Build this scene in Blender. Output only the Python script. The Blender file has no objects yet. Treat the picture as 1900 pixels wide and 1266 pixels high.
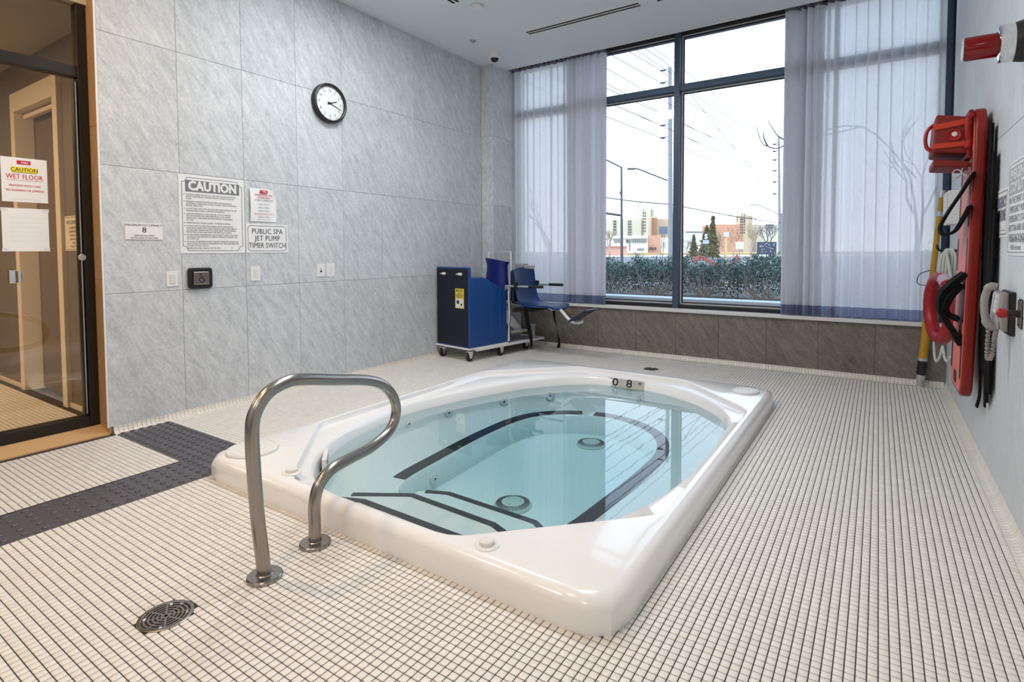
import bpy, bmesh, math, random
import numpy as np
from mathutils import Vector, Matrix
random.seed(7)
C = bpy.context.scene.collection
SC = bpy.context.scene
R = math.radians

# ---------------------------------------------------------------- camera
cam_d = bpy.data.cameras.new('camera')
cam = bpy.data.objects.new('camera', cam_d); C.objects.link(cam)
FPX, CX, CY = 1017.635, 962.723, 508.163
YAW, PITCH, ROLL = 0.580481, -0.042185, -0.003256
cam_d.sensor_fit = 'HORIZONTAL'; cam_d.sensor_width = 36.0
cam_d.lens = FPX / 1900 * 36
cam_d.shift_x = (950 - CX) / 1900
cam_d.shift_y = (CY - 633) / 1900
cam_d.clip_start = 0.05; cam_d.clip_end = 1000
_c, _s = math.cos(YAW), math.sin(YAW)
_f = Vector((-_s*math.cos(PITCH), _c*math.cos(PITCH), math.sin(PITCH)))
_r = Vector((_c, _s, 0)); _u = _r.cross(_f)
_r2 = _r*math.cos(ROLL) + _u*math.sin(ROLL); _u2 = -_r*math.sin(ROLL) + _u*math.cos(ROLL)
M = Matrix((( _r2.x, _u2.x, -_f.x, 4.202), (_r2.y, _u2.y, -_f.y, -2.134), (_r2.z, _u2.z, -_f.z, 1.2), (0, 0, 0, 1)))
cam.matrix_world = M
SC.camera = cam

# ---------------------------------------------------------------- world, sun, exposure
SC.view_settings.view_transform = 'Standard'
SC.view_settings.look = 'None'
SC.view_settings.gamma = 1.0
SC.view_settings.use_curve_mapping = False
SC.view_settings.exposure = -0.05
W = bpy.data.worlds.new('world'); SC.world = W; W.use_nodes = True
nt = W.node_tree; nt.nodes.clear()
_o = nt.nodes.new('ShaderNodeOutputWorld'); _b = nt.nodes.new('ShaderNodeBackground')
_tc = nt.nodes.new('ShaderNodeTexCoord'); _sx = nt.nodes.new('ShaderNodeSeparateXYZ'); _cr = nt.nodes.new('ShaderNodeValToRGB')
nt.links.new(_tc.outputs['Generated'], _sx.inputs[0]); nt.links.new(_sx.outputs['Z'], _cr.inputs[0])
_cr.color_ramp.elements[0].position = 0.0; _cr.color_ramp.elements[0].color = (1.0, 1.0, 1.0, 1)
_cr.color_ramp.elements[1].position = 0.5; _cr.color_ramp.elements[1].color = (0.50, 0.68, 0.90, 1)
nt.links.new(_cr.outputs[0], _b.inputs[0]); nt.links.new(_b.outputs[0], _o.inputs[0])
_b.inputs[1].default_value = 2.9
SC.cycles.max_bounces = 12; SC.cycles.diffuse_bounces = 6; SC.cycles.transparent_max_bounces = 16

def light(name, kind, loc, energy, color, rot=(0, 0, 0), size=None, size_y=None, shape=None, spread=None):
    d = bpy.data.lights.new(name, kind); d.energy = energy; d.color = color
    if kind == 'AREA':
        d.shape = shape or ('RECTANGLE' if size_y else 'SQUARE'); d.size = size
        if size_y: d.size_y = size_y
        if spread: d.spread = spread
    o = bpy.data.objects.new(name, d); C.objects.link(o); o.location = loc; o.rotation_euler = rot
    return o
sun = light('sun', 'SUN', (0, -20, 30), 1.3, (1.0, 0.93, 0.82), (R(52), 0, R(-28)))
sun.data.angle = R(0.6)
# warm lamps of room and corridor; neutral and cool panels added unseen as fill
WARM = (1.0, 0.66, 0.38); NEUT = (1.0, 0.95, 0.90); COOL = (0.93, 0.97, 1.0)
LAMPS = [  # x, y, power, colour, size
    (1.0, -1.6, 28, WARM, 0.14), (2.6, -1.9, 24, WARM, 0.14),
    (3.9, -3.2, 12, NEUT, 0.60), (1.6, -3.4, 26, NEUT, 0.60),  # unseen fill panels, added to brighten the room
    (1.3, 0.9, 36, COOL, 0.60), (2.8, 0.7, 30, COOL, 0.60)]  # unseen fill panels, added to light the tub water from above
for i, (x, y, p, c, s) in enumerate(LAMPS):
    light('ceiling_and_fill_light', 'AREA', (x, y, 3.485), p, c, (0, 0, 0), s)
for x, y, p in ((-.9, -2.4, 85), (-2.8, -2.4, 70)):
    light('corridor_lamp_light', 'AREA', (x, y, 2.78), p, (1.0, 0.70, 0.42), (0, 0, 0), 0.3)

# ---------------------------------------------------------------- helpers
def put(o, parent=None):
    C.objects.link(o)
    if parent is not None:
        o.parent = parent
        o.location = -WORLD[parent.name]
        WORLD[o.name] = Vector((0, 0, 0))
    return o
WORLD = {}
def thing(name, label, cat, loc=(0, 0, 0), group=None):
    o = bpy.data.objects.new(name, None); C.objects.link(o); o.empty_display_size = 0.1
    o.location = loc; WORLD[o.name] = Vector(loc)
    o['label'] = label; o['category'] = cat
    if group: o['group'] = group
    return o
def tag(o, label=None, cat=None, group=None, kind=None):
    if label: o['label'] = label
    if cat: o['category'] = cat
    if group: o['group'] = group
    if kind: o['kind'] = kind
    return o

def sub(e, parent):      # make e a sub-part: same world place, one level deeper
    e.parent = parent; e.location = (0, 0, 0)
class MB:
    def __init__(s): s.v = []; s.f = []; s.m = []
    def add(s, vs, fs, mi=0):
        n = len(s.v); s.v += [tuple(p) for p in vs]
        s.f += [tuple(i + n for i in f) for f in fs]; s.m += [mi]*len(fs); return s
    def box(s, x0, x1, y0, y1, z0, z1, mi=0):
        return s.add([(x0,y0,z0),(x1,y0,z0),(x1,y1,z0),(x0,y1,z0),(x0,y0,z1),(x1,y0,z1),(x1,y1,z1),(x0,y1,z1)],
            [(0,3,2,1),(4,5,6,7),(0,1,5,4),(1,2,6,5),(2,3,7,6),(3,0,4,7)], mi)
    def obox(s, c, ax, ay, az, hx, hy, hz, mi=0):   # oriented box: centre, unit axes, half sizes
        c, ax, ay, az = Vector(c), Vector(ax).normalized(), Vector(ay).normalized(), Vector(az).normalized()
        vs = [c + ax*hx*i + ay*hy*j + az*hz*k for k in (-1,1) for (i,j) in ((-1,-1),(1,-1),(1,1),(-1,1))]
        return s.add(vs, [(0,3,2,1),(4,5,6,7),(0,1,5,4),(1,2,6,5),(2,3,7,6),(3,0,4,7)], mi)
    def prism(s, poly, fn, mi=0):    # poly 2-D list; fn(p, t) -> 3-D, t 0/1
        n = len(poly)
        vs = [fn(p, 0) for p in poly] + [fn(p, 1) for p in poly]
        fs = [tuple(range(n-1, -1, -1)), tuple(range(n, 2*n))] + [(i, (i+1) % n, n+(i+1) % n, n+i) for i in range(n)]
        return s.add(vs, fs, mi)
    def rings(s, rings, close=True, cap0=False, cap1=False, mi=0):
        n = len(rings[0]); base = len(s.v)
        for r in rings: s.v += [tuple(p) for p in r]
        for k in range(len(rings)-1):
            for i in range(n if close else n-1):
                j = (i+1) % n
                s.f.append((base+k*n+i, base+k*n+j, base+(k+1)*n+j, base+(k+1)*n+i)); s.m.append(mi)
        if cap0: s.f.append(tuple(base+i for i in range(n-1, -1, -1))); s.m.append(mi)
        if cap1: s.f.append(tuple(base+(len(rings)-1)*n+i for i in range(n))); s.m.append(mi)
        return s
    def tube(s, pts, r, n=10, closed=False, caps=True, mi=0):
        pts = [Vector(p) for p in pts]; m = len(pts)
        rr = r if isinstance(r, (list, tuple)) else [r]*m
        rings = []; ref = None
        for i, p in enumerate(pts):
            if closed: t = pts[(i+1) % m] - pts[i-1]
            else: t = pts[min(i+1, m-1)] - pts[max(i-1, 0)]
            t.normalize()
            if ref is None:
                ref = Vector((0,0,1)) if abs(t.z) < .9 else Vector((1,0,0))
                ref = (ref - t*ref.dot(t)).normalized()
            else:
                ref = ref - t*ref.dot(t)
                ref = ref.normalized() if ref.length > 1e-6 else t.orthogonal().normalized()
            b = t.cross(ref)
            rings.append([p + (ref*math.cos(a) + b*math.sin(a))*rr[i] for a in [2*math.pi*k/n for k in range(n)]])
        if closed: rings.append(rings[0])
        return s.rings(rings, True, caps and not closed, caps and not closed, mi)
    def lathe(s, prof, c, axis=(0,0,1), n=24, mi=0, caps=True):   # prof (r, h) along axis from c
        c = Vector(c); w = Vector(axis).normalized(); u = w.orthogonal().normalized(); v = w.cross(u)
        rings = [[c + w*h + (u*math.cos(a) + v*math.sin(a))*max(r, 1e-5) for a in [2*math.pi*k/n for k in range(n)]] for r, h in prof]
        return s.rings(rings, True, caps, caps, mi)
    def build(s, name, mats, parent=None, smooth=False, bevel=0, seg=2, angle=35):
        me = bpy.data.meshes.new(name); me.from_pydata(s.v, [], s.f); 
        mats = mats if isinstance(mats, (list, tuple)) else [mats]
        for m in mats: me.materials.append(m)
        if len(mats) > 1: me.polygons.foreach_set('material_index', s.m)
        bm = bmesh.new(); bm.from_mesh(me)
        bmesh.ops.recalc_face_normals(bm, faces=bm.faces)
        if bevel:
            es = [e for e in bm.edges if len(e.link_faces) == 2 and e.calc_face_angle(0) > R(angle)]
            bmesh.ops.bevel(bm, geom=es, offset=bevel, segments=seg, affect='EDGES', profile=.5)
        if smooth or bevel:
            for f in bm.faces: f.smooth = True
            for e in bm.edges:
                if len(e.link_faces) == 2 and e.calc_face_angle(0) > R(angle if not bevel else 50): e.smooth = False
        bm.to_mesh(me); bm.free(); me.update()
        o = put(bpy.data.objects.new(name, me), parent)
        if bevel: o.modifiers.new('weighted_normal', 'WEIGHTED_NORMAL').keep_sharp = True
        return o

def arc(c, r, a0, a1, n, fn):
    return [fn(c[0]+r*math.cos(a0+(a1-a0)*i/n), c[1]+r*math.sin(a0+(a1-a0)*i/n)) for i in range(n+1)]
def rpoly(x0, x1, y0, y1, r, n=5):
    P = []
    for cx, cy, a in ((x1-r,y1-r,0),(x0+r,y1-r,90),(x0+r,y0+r,180),(x1-r,y0+r,270)):
        for i in range(n+1):
            t = R(a + 90*i/n); P.append((cx+r*math.cos(t), cy+r*math.sin(t)))
    return P
def smooth_path(pts, n=8, closed=False):   # Catmull-Rom
    P = [Vector(p) for p in pts]; out = []; m = len(P)
    for i in range(m if closed else m-1):
        p0 = P[i-1] if (closed or i > 0) else P[0]*2-P[1]
        p1, p2 = P[i], P[(i+1) % m]
        p3 = P[(i+2) % m] if (closed or i+2 < m) else P[m-1]*2-P[m-2]
        for k in range(n):
            t = k/n
            out.append(0.5*((2*p1)+(p2-p0)*t+(2*p0-5*p1+4*p2-p3)*t*t+(3*p1-p0-3*p2+p3)*t**3))
    if not closed: out.append(P[-1])
    return out
def text_into(mb, s, size, origin, right, up, bold=0, align='CENTER', mi=0, wscale=1.0, space=1.0):
    cu = bpy.data.curves.new('t', 'FONT'); cu.body = s; cu.size = size; cu.align_x = align; cu.align_y = 'CENTER'
    cu.resolution_u = 2; cu.space_character = space; cu.fill_mode = 'FRONT'
    ob = bpy.data.objects.new('t', cu)
    me = ob.to_mesh()
    o, r, u = Vector(origin), Vector(right).normalized(), Vector(up).normalized()
    vs = [o + r*(v.co.x*wscale) + u*v.co.y for v in me.vertices]
    fs = [tuple(p.vertices) for p in me.polygons]
    for c_i, (k, l) in enumerate(((-1,0),(1,0),(0,-1),(0,1),(-.7,-.7),(.7,.7),(-.7,.7),(.7,-.7)) if bold > .002 else ((-1,0),(1,0)) if bold else ((0,0),)):   # heavier strokes: shifted copies
        if fs: mb.add([v + r*bold*k + u*bold*l + r.cross(u)*(5e-5*c_i) for v in vs], fs, mi)
    ob.to_mesh_clear(); bpy.data.objects.remove(ob); bpy.data.curves.remove(cu)
    return mb
def flat_quad(mb, o, r, u, x0, x1, y0, y1, mi=0):
    o, r, u = Vector(o), Vector(r), Vector(u)
    mb.add([o+r*x0+u*y0, o+r*x1+u*y0, o+r*x1+u*y1, o+r*x0+u*y1], [(0,1,2,3)], mi)

# ---------------------------------------------------------------- materials
def mat(name, col, rough=.5, metal=0, bump=0, bscale=60, var=0, vscale=8, coat=0, spec=None, rnd=0, trans=0):
    m = bpy.data.materials.new(name); m.use_nodes = True
    n = m.node_tree; b = n.nodes['Principled BSDF']; L = n.links.new
    b.inputs['Base Color'].default_value = (*col, 1); b.inputs['Roughness'].default_value = rough
    b.inputs['Metallic'].default_value = metal; b.inputs['Coat Weight'].default_value = coat
    if spec is not None: b.inputs['Specular IOR Level'].default_value = spec
    if trans: b.inputs['Transmission Weight'].default_value = trans
    if var or bump:
        g = n.nodes.new('ShaderNodeNewGeometry')
    last = None
    if var:
        no = n.nodes.new('ShaderNodeTexNoise'); no.inputs['Scale'].default_value = vscale; no.inputs['Detail'].default_value = 6
        L(g.outputs['Position'], no.inputs['Vector'])
        mx = n.nodes.new('ShaderNodeMix'); mx.data_type = 'RGBA'
        mx.inputs['A'].default_value = (*[c*(1-var) for c in col], 1); mx.inputs['B'].default_value = (*[min(1, c*(1+var)) for c in col], 1)
        L(no.outputs['Fac'], mx.inputs['Factor']); last = mx.outputs['Result']; L(last, b.inputs['Base Color'])
    if rnd:
        oi = n.nodes.new('ShaderNodeNewGeometry'); hv = n.nodes.new('ShaderNodeHueSaturation')
        mr = n.nodes.new('ShaderNodeMapRange'); mr.inputs['To Min'].default_value = 1-rnd; mr.inputs['To Max'].default_value = 1+rnd
        L(oi.outputs['Random Per Island'], mr.inputs['Value']); L(mr.outputs[0], hv.inputs['Value'])
        if last: L(last, hv.inputs['Color'])
        else: hv.inputs['Color'].default_value = (*col, 1)
        L(hv.outputs[0], b.inputs['Base Color'])
    if bump:
        n2 = n.nodes.new('ShaderNodeTexNoise'); n2.inputs['Scale'].default_value = bscale; n2.inputs['Detail'].default_value = 5
        L(g.outputs['Position'], n2.inputs['Vector'])
        bp = n.nodes.new('ShaderNodeBump'); bp.inputs['Strength'].default_value = bump; bp.inputs['Distance'].default_value = .01
        L(n2.outputs['Fac'], bp.inputs['Height']); L(bp.outputs['Normal'], b.inputs['Normal'])
    return m
def srgb(r, g, b): return tuple(((c/255+.055)/1.055)**2.4 if c/255 > .04045 else c/255/12.92 for c in (r, g, b))

def stone(name, lo, hi, axis_rot, rough=.55):
    """slate-look porcelain: diagonal ridges and veins, every tile cut from another part of the pattern"""
    m = bpy.data.materials.new(name); m.use_nodes = True
    n = m.node_tree; b = n.nodes['Principled BSDF']; L = n.links.new; N = n.nodes.new
    g = N('ShaderNodeNewGeometry'); oi = N('ShaderNodeObjectInfo')
    off = N('ShaderNodeVectorMath'); off.operation = 'SCALE'; off.inputs['Scale'].default_value = 37.0
    cmb = N('ShaderNodeCombineXYZ'); L(oi.outputs['Random'], cmb.inputs[0]); L(oi.outputs['Random'], cmb.inputs[2]); L(oi.outputs['Random'], cmb.inputs[1])
    L(cmb.outputs[0], off.inputs[0])
    add = N('ShaderNodeVectorMath'); L(g.outputs['Position'], add.inputs[0]); L(off.outputs[0], add.inputs[1])
    mp = N('ShaderNodeMapping'); mp.inputs['Rotation'].default_value = axis_rot; L(add.outputs[0], mp.inputs['Vector'])
    st = N('ShaderNodeVectorMath'); st.operation = 'MULTIPLY'; st.inputs[1].default_value = (9.0, 9.0, 2.4); L(mp.outputs[0], st.inputs[0])
    n1 = N('ShaderNodeTexNoise'); n1.inputs['Scale'].default_value = 2.6; n1.inputs['Detail'].default_value = 10; n1.inputs['Roughness'].default_value = .72; n1.inputs['Distortion'].default_value = .35
    L(st.outputs[0], n1.inputs['Vector'])
    n2 = N('ShaderNodeTexNoise'); n2.inputs['Scale'].default_value = 1.6; n2.inputs['Detail'].default_value = 5; L(add.outputs[0], n2.inputs['Vector'])
    n3 = N('ShaderNodeTexNoise'); n3.inputs['Scale'].default_value = 55; n3.inputs['Detail'].default_value = 4; L(add.outputs[0], n3.inputs['Vector'])
    mx = N('ShaderNodeMath'); mx.operation = 'MULTIPLY_ADD'; L(n1.outputs['Fac'], mx.inputs[0]); mx.inputs[1].default_value = .80; 
    m2 = N('ShaderNodeMath'); m2.operation = 'MULTIPLY_ADD'; L(n2.outputs['Fac'], m2.inputs[0]); m2.inputs[1].default_value = .25
    m3 = N('ShaderNodeMath'); m3.operation = 'MULTIPLY_ADD'; L(n3.outputs['Fac'], m3.inputs[0]); m3.inputs[1].default_value = .35; m3.inputs[2].default_value = -.20
    L(m3.outputs[0], m2.inputs[2]); L(m2.outputs[0], mx.inputs[2])
    cr = N('ShaderNodeValToRGB'); cr.color_ramp.elements[0].position = .30; cr.color_ramp.elements[1].position = .80
    cr.color_ramp.elements[0].color = (*lo, 1); cr.color_ramp.elements[1].color = (*hi, 1)
    L(mx.outputs[0], cr.inputs[0])
    hv = N('ShaderNodeHueSaturation'); mr = N('ShaderNodeMapRange'); mr.inputs['To Min'].default_value = .95; mr.inputs['To Max'].default_value = 1.04
    L(oi.outputs['Random'], mr.inputs['Value']); L(mr.outputs[0], hv.inputs['Value']); L(cr.outputs[0], hv.inputs['Color'])
    L(hv.outputs[0], b.inputs['Base Color']); b.inputs['Roughness'].default_value = rough
    bp = N('ShaderNodeBump'); bp.inputs['Strength'].default_value = .5; bp.inputs['Distance'].default_value = .010
    L(mx.outputs[0], bp.inputs['Height']); L(bp.outputs[0], b.inputs['Normal'])
    return m
def glass(name, tint=(1, 1, 1), ior=1.5, rough=0.0, bump=0):
    m = bpy.data.materials.new(name); m.use_nodes = True
    n = m.node_tree; n.nodes.clear(); N = n.nodes.new; L = n.links.new
    o = N('ShaderNodeOutputMaterial'); mx = N('ShaderNodeMixShader'); t = N('ShaderNodeBsdfTransparent'); gl = N('ShaderNodeBsdfGlossy'); fr = N('ShaderNodeFresnel')
    t.inputs[0].default_value = (*tint, 1); gl.inputs['Roughness'].default_value = rough; fr.inputs['IOR'].default_value = ior
    if bump:
        g = N('ShaderNodeNewGeometry'); no = N('ShaderNodeTexNoise'); no.inputs['Scale'].default_value = 3.5; no.inputs['Detail'].default_value = 2
        L(g.outputs['Position'], no.inputs['Vector']); bp = N('ShaderNodeBump'); bp.inputs['Strength'].default_value = bump; bp.inputs['Distance'].default_value = .01
        L(no.outputs['Fac'], bp.inputs['Height']); L(bp.outputs[0], gl.inputs['Normal']); L(bp.outputs[0], fr.inputs['Normal'])
    L(fr.outputs[0], mx.inputs[0]); L(t.outputs[0], mx.inputs[1]); L(gl.outputs[0], mx.inputs[2]); L(mx.outputs[0], o.inputs[0])
    return m
def emis(name, col, st):
    m = bpy.data.materials.new(name); m.use_nodes = True
    b = m.node_tree.nodes['Principled BSDF']; b.inputs['Emission Color'].default_value = (*col, 1); b.inputs['Emission Strength'].default_value = st
    b.inputs['Base Color'].default_value = (*col, 1); return m

MW = dict(
 stone=stone('grey_slate_porcelain', srgb(174,180,185), srgb(236,239,242), (R(-32), 0, 0)),
 stone_r=stone('pale_smooth_porcelain', srgb(196,203,208), srgb(222,227,231), (R(10), 0, 0)),
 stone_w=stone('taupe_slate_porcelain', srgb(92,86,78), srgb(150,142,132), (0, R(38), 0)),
 stone_warmlit=stone('warmlit_slate_porcelain', srgb(176,134,90), srgb(208,164,116), (R(20), 0, 0)),  # grey jamb tile with the warm lamplight put into its colour
 back=mat('wall_backing', (.36,.37,.38), .9), plaster=mat('white_plaster', srgb(214,219,224), .75, bump=.05, bscale=120),
 white=mat('white_plastic', (.80,.80,.80), .35), off=mat('off_white_plastic', (.70,.70,.68), .4), grey=mat('grey_plastic', (.33,.33,.34), .4),
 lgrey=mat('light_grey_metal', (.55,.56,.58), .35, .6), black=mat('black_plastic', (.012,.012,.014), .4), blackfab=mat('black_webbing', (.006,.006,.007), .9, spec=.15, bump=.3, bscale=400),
 tile=mat('ivory_mosaic_tile', srgb(228,225,219), .38, rnd=.05, var=.03, vscale=4), grout=mat('dark_grout', srgb(62,57,53), .95, var=.2, vscale=40),
 cove=mat('ivory_cove_tile', srgb(228,224,216), .35, rnd=.05),
 tact=mat('charcoal_tactile_tile', srgb(84,84,92), .38, bump=.15, bscale=200), tactg=mat('tactile_grout', srgb(170,165,158), .9),
 acryl=mat('white_acrylic', (.88,.875,.87), .18, coat=.5, var=.02, vscale=2), acryl2=mat('ivory_plastic', (.78,.78,.76), .3),
 strip=mat('black_nonskid_strip', (.012,.013,.016), .7, bump=.4, bscale=500),
 steel=mat('brushed_stainless_steel', (.35,.32,.29), .27, 1.0, bump=.03, bscale=300), chrome=mat('chrome', (.75,.75,.75), .08, 1.0),
 bronze=mat('dark_bronze_aluminium', srgb(48,43,38), .35, .5), alu=mat('dark_blue_grey_aluminium', srgb(70,86,110), .4, .3), bead=mat('pale_glazing_cap', (.72,.74,.76), .4), gasket=mat('black_gasket', (.01,.01,.012), .6),
 sill=mat('white_sill', (.72,.71,.69), .35), glassw=glass('window_glass', (.97,.985,1.0), 1.35), glassd=glass('door_glass', (.80,.78,.74), 1.6),
 blue=mat('blue_moulded_plastic', srgb(18,70,138), .35, bump=.04, bscale=200), blued=mat('navy_vinyl', srgb(22,34,112), .32, bump=.08, bscale=60), seatb=mat('blue_seat_plastic', srgb(16,56,112), .3),
 red=mat('red_board_plastic', srgb(136,20,9), .42), redc=mat('salmon_board_face', srgb(226,122,108), .45), redv=mat('red_vinyl', srgb(160,18,26), .38, bump=.12, bscale=40), redblk=mat('red_foam', srgb(126,24,10), .6),
 yellow=mat('yellow_fibreglass', srgb(188,140,28), .4), rope=mat('white_rope', (.72,.76,.70), .9, bump=.8, bscale=250), 
 paper=mat('white_paper', (.85,.86,.87), .7), ink=mat('black_ink', (.02,.02,.022), .6), inkg=mat('grey_ink', (.14,.14,.15), .6), inkm=mat('mid_grey_ink', srgb(120,122,126), .6), inkl=mat('pale_grey_ink', srgb(168,172,178), .6), inkr=mat('red_ink', srgb(196,36,52), .6), inky=mat('yellow_ink', srgb(244,226,40), .6), inkp=mat('purple_grey_ink', srgb(120,116,132), .6),
 signw=mat('white_sign_board', (.82,.83,.84), .4), cream=mat('cream_painted_frame', srgb(232,224,206), .5), brownw=mat('brown_stone', srgb(118,106,90), .55, var=.18, vscale=6, bump=.15, bscale=30), doorw=mat('dark_wood_door', srgb(92,76,60), .5, var=.15, vscale=5),
 ceil=mat('ceiling_paint', srgb(226,230,233), .8, bump=.03, bscale=150), slot=mat('dark_slot', (.012,.012,.013), .8),
)
# ================================================================ THE SETTING
RX, WY, H = 4.71, 3.823, 3.50          # right wall, window-side wall, ceiling height
BY = -4.6                               # wall behind the photographer
JY = -0.635                             # jamb of the glass front in the left wall
SPA = (1.175, 3.555, -0.645, 2.535)     # outline of the tub
PIT = 0.0275                            # mosaic pitch
def snap(v): return round(v/PIT)*PIT
def struct(o): o['kind'] = 'structure'; return o
WORLDZ = Vector((0, 0, 0))
def root_struct(mb, name, m, **k):
    o = mb.build(name, m, **k); WORLD[o.name] = Vector((0,0,0)); return struct(o)

sx0, sx1, sy0, sy1 = SPA[0]+.06, SPA[1]-.06, SPA[2]+.06, SPA[3]-.06
fl = MB()
for a in ((-.13, sx0, BY, WY), (sx1, RX, BY, WY), (sx0, sx1, BY, sy0), (sx0, sx1, sy1, WY), (-4.2, -.13, -2.9, -.5)):
    fl.box(*a, -.12, -.0025)
floor = root_struct(fl, 'floor', MW['grout'])

# mosaic: one slab per tile. the nearest 300 are objects of their own, the rest one mesh
DR1, DR2 = (2.261, -1.303, .081), (2.303, 3.191, .072)
camp = np.array([4.202, -2.134, 1.2])
def tile_rects(x0, x1, y0, y1, ex):
    xs = np.arange(x0+PIT/2, x1-PIT/2+1e-6, PIT); ys = np.arange(y0+PIT/2, y1-PIT/2+1e-6, PIT)
    X, Y = np.meshgrid(xs, ys); P = np.stack([X.ravel(), Y.ravel()], 1); keep = np.ones(len(P), bool)
    h = PIT/2*.9
    for e in ex:
        if len(e) == 4: keep &= ~((P[:,0] > e[0]-h) & (P[:,0] < e[1]+h) & (P[:,1] > e[2]-h) & (P[:,1] < e[3]+h))
        else: keep &= (P[:,0]-e[0])**2 + (P[:,1]-e[1])**2 > (e[2]-.004)**2
    return P[keep]
TA = (0.02, SPA[0]-.005, -.607, -.282); TB = (.895, 1.225, -2.4, -.607)
P = tile_rects(.045, RX-.045, -2.95, WY-.045, [(SPA[0]+.045, SPA[1]-.045, SPA[2]+.045, SPA[3]-.045), DR1, DR2, TA, TB])
P2 = tile_rects(-2.6, -.21, -2.2, -.56, [])
d = np.hypot(P[:,0]-camp[0], P[:,1]-camp[1])
# nearest ones that the frame shows: on the floor in front of the lens
vx, vy = P[:,0]-camp[0], P[:,1]-camp[1]
dep = vx*_f.x + vy*_f.y - 1.2*_f.z; a = (vx*_r2.x + vy*_r2.y - 1.2*_r2.z)/dep*FPX + CX; b = CY - (vx*_u2.x + vy*_u2.y - 1.2*_u2.z)/dep*FPX
vis = (dep > .2) & (a > 4) & (a < 1896) & (b < 1262)
order = np.argsort(np.where(vis, dep, 99)); near = order[:300]; mask = np.ones(len(P), bool); mask[near] = False
def tile_mesh(name, P, hs=.0121, top=.0, bot=-.006, ch=.0010):
    n = len(P); base = np.array([(-1,-1),(1,-1),(1,1),(-1,1)])
    V = np.zeros((n, 12, 3))
    for k in range(4):
        V[:,k,:2] = P + base[k]*hs; V[:,k,2] = bot
        V[:,4+k,:2] = P + base[k]*hs; V[:,4+k,2] = top-ch
        V[:,8+k,:2] = P + base[k]*(hs-ch); V[:,8+k,2] = top
    q = [(8,9,10,11)] + [(4+k, 4+(k+1)%4, 8+(k+1)%4, 8+k) for k in range(4)] + [(k, (k+1)%4, 4+(k+1)%4, 4+k) for k in range(4)]
    F = (np.array(q)[None] + (np.arange(n)*12)[:,None,None]).reshape(-1, 4)
    me = bpy.data.meshes.new(name); me.vertices.add(n*12); me.loops.add(F.size); me.polygons.add(len(F))
    me.vertices.foreach_set('co', V.ravel()); me.loops.foreach_set('vertex_index', F.ravel().astype(np.int32))
    me.polygons.foreach_set('loop_start', np.arange(len(F), dtype=np.int32)*4); me.polygons.foreach_set('loop_total', np.full(len(F), 4, np.int32))
    me.update(calc_edges=True); me.materials.append(MW['tile']); return me
bulk = bpy.data.objects.new('mosaic_tiling', tile_mesh('mosaic_tiling', np.concatenate([P[mask], P2]))); C.objects.link(bulk); bulk.parent = floor; bulk['kind'] = 'stuff'
tm = tile_mesh('tile', np.zeros((1, 2)))
for i in near:
    o = bpy.data.objects.new('mosaic_tile', tm); o.location = (P[i,0], P[i,1], 0); C.objects.link(o); o.parent = floor

# cove tiles along the walls
def cove(name, p0, p1, nrm):
    p0, p1, nrm = Vector(p0), Vector(p1), Vector(nrm); L = (p1-p0).length; t = (p1-p0).normalized(); n = int(L/PIT); mb = MB()
    prof = [(.0, .047), (.004, .0465), (.0055, .030), (.013, .012), (.028, .0035), (.046, .0005), (.046, -.004), (0, -.004)]
    for i in range(n):
        a0, a1 = p0 + t*(i*PIT+.0013), p0 + t*((i+1)*PIT-.0013)
        mb.prism(prof, lambda p, k: (a1 if k else a0) + nrm*p[0] + Vector((0,0,p[1])))
    return root_struct(mb, name, MW['cove'])
cove('baseboard_left', (0, JY+.02, 0), (0, 3.42, 0), (1,0,0))
cove('baseboard_window', (.19, WY, 0), (RX, WY, 0), (0,-1,0))
cove('baseboard_right', (RX, -2.6, 0), (RX, WY, 0), (-1,0,0))

# ---------------------------------------------------------------- walls clad in large tiles
TM = {}
def wall_tiles(parent, mtl, axis, pos, sgn, us, zs, gap=.0022, th=.010):
    """axis 'x': wall plane x = pos, u = y; axis 'y': plane y = pos, u = x; the face is at pos, its body behind (sgn points to the room)"""
    for u0, u1 in zip(us[:-1], us[1:]):
        for z0, z1 in zip(zs[:-1], zs[1:]):
            hu, hz = (u1-u0)/2-gap/2, (z1-z0)/2-gap/2
            key = (axis, round(hu, 4), round(hz, 4), sgn, mtl.name)
            if key not in TM:
                mb = MB()
                if axis == 'x': mb.box(-th if sgn > 0 else 0, 0 if sgn > 0 else th, -hu, hu, -hz, hz)
                else: mb.box(-hu, hu, 0 if sgn < 0 else -th, th if sgn < 0 else 0, -hz, hz)
                o = mb.build('tile', mtl, bevel=.0012, seg=1); TM[key] = o.data; bpy.data.objects.remove(o)
                for f in TM[key].polygons: f.use_smooth = False
            o = bpy.data.objects.new('tile', TM[key]); C.objects.link(o); o.parent = parent
            o.location = (pos, (u0+u1)/2, (z0+z1)/2) if axis == 'x' else ((u0+u1)/2, pos, (z0+z1)/2)
ZS = [.046, .925, 1.765, 2.62, H]
T0, TW = -.158, .4783
left_us = [JY] + [T0 + TW*k for k in range(0, 8)] + [3.42]
wl = MB().box(-.26, -.009, JY+.010, 3.95, 0, H+.1).box(-.26, 0, BY, -2.62, 0, H+.1).box(-.26, 0, -2.62, JY, 3.22, H+.1)
wl.box(-.009, .176, 3.432, 3.95, 0, H+.1)
wall_left = root_struct(wl, 'wall_left', MW['back'])
wall_tiles(wall_left, MW['stone'], 'x', 0.0, 1, left_us, ZS)
wall_tiles(wall_left, MW['stone'], 'x', 0.186, 1, [3.42, 3.821, 3.95], ZS)
wall_tiles(wall_left, MW['stone'], 'y', 3.42, -1, [0.0, .186], ZS)
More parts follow.
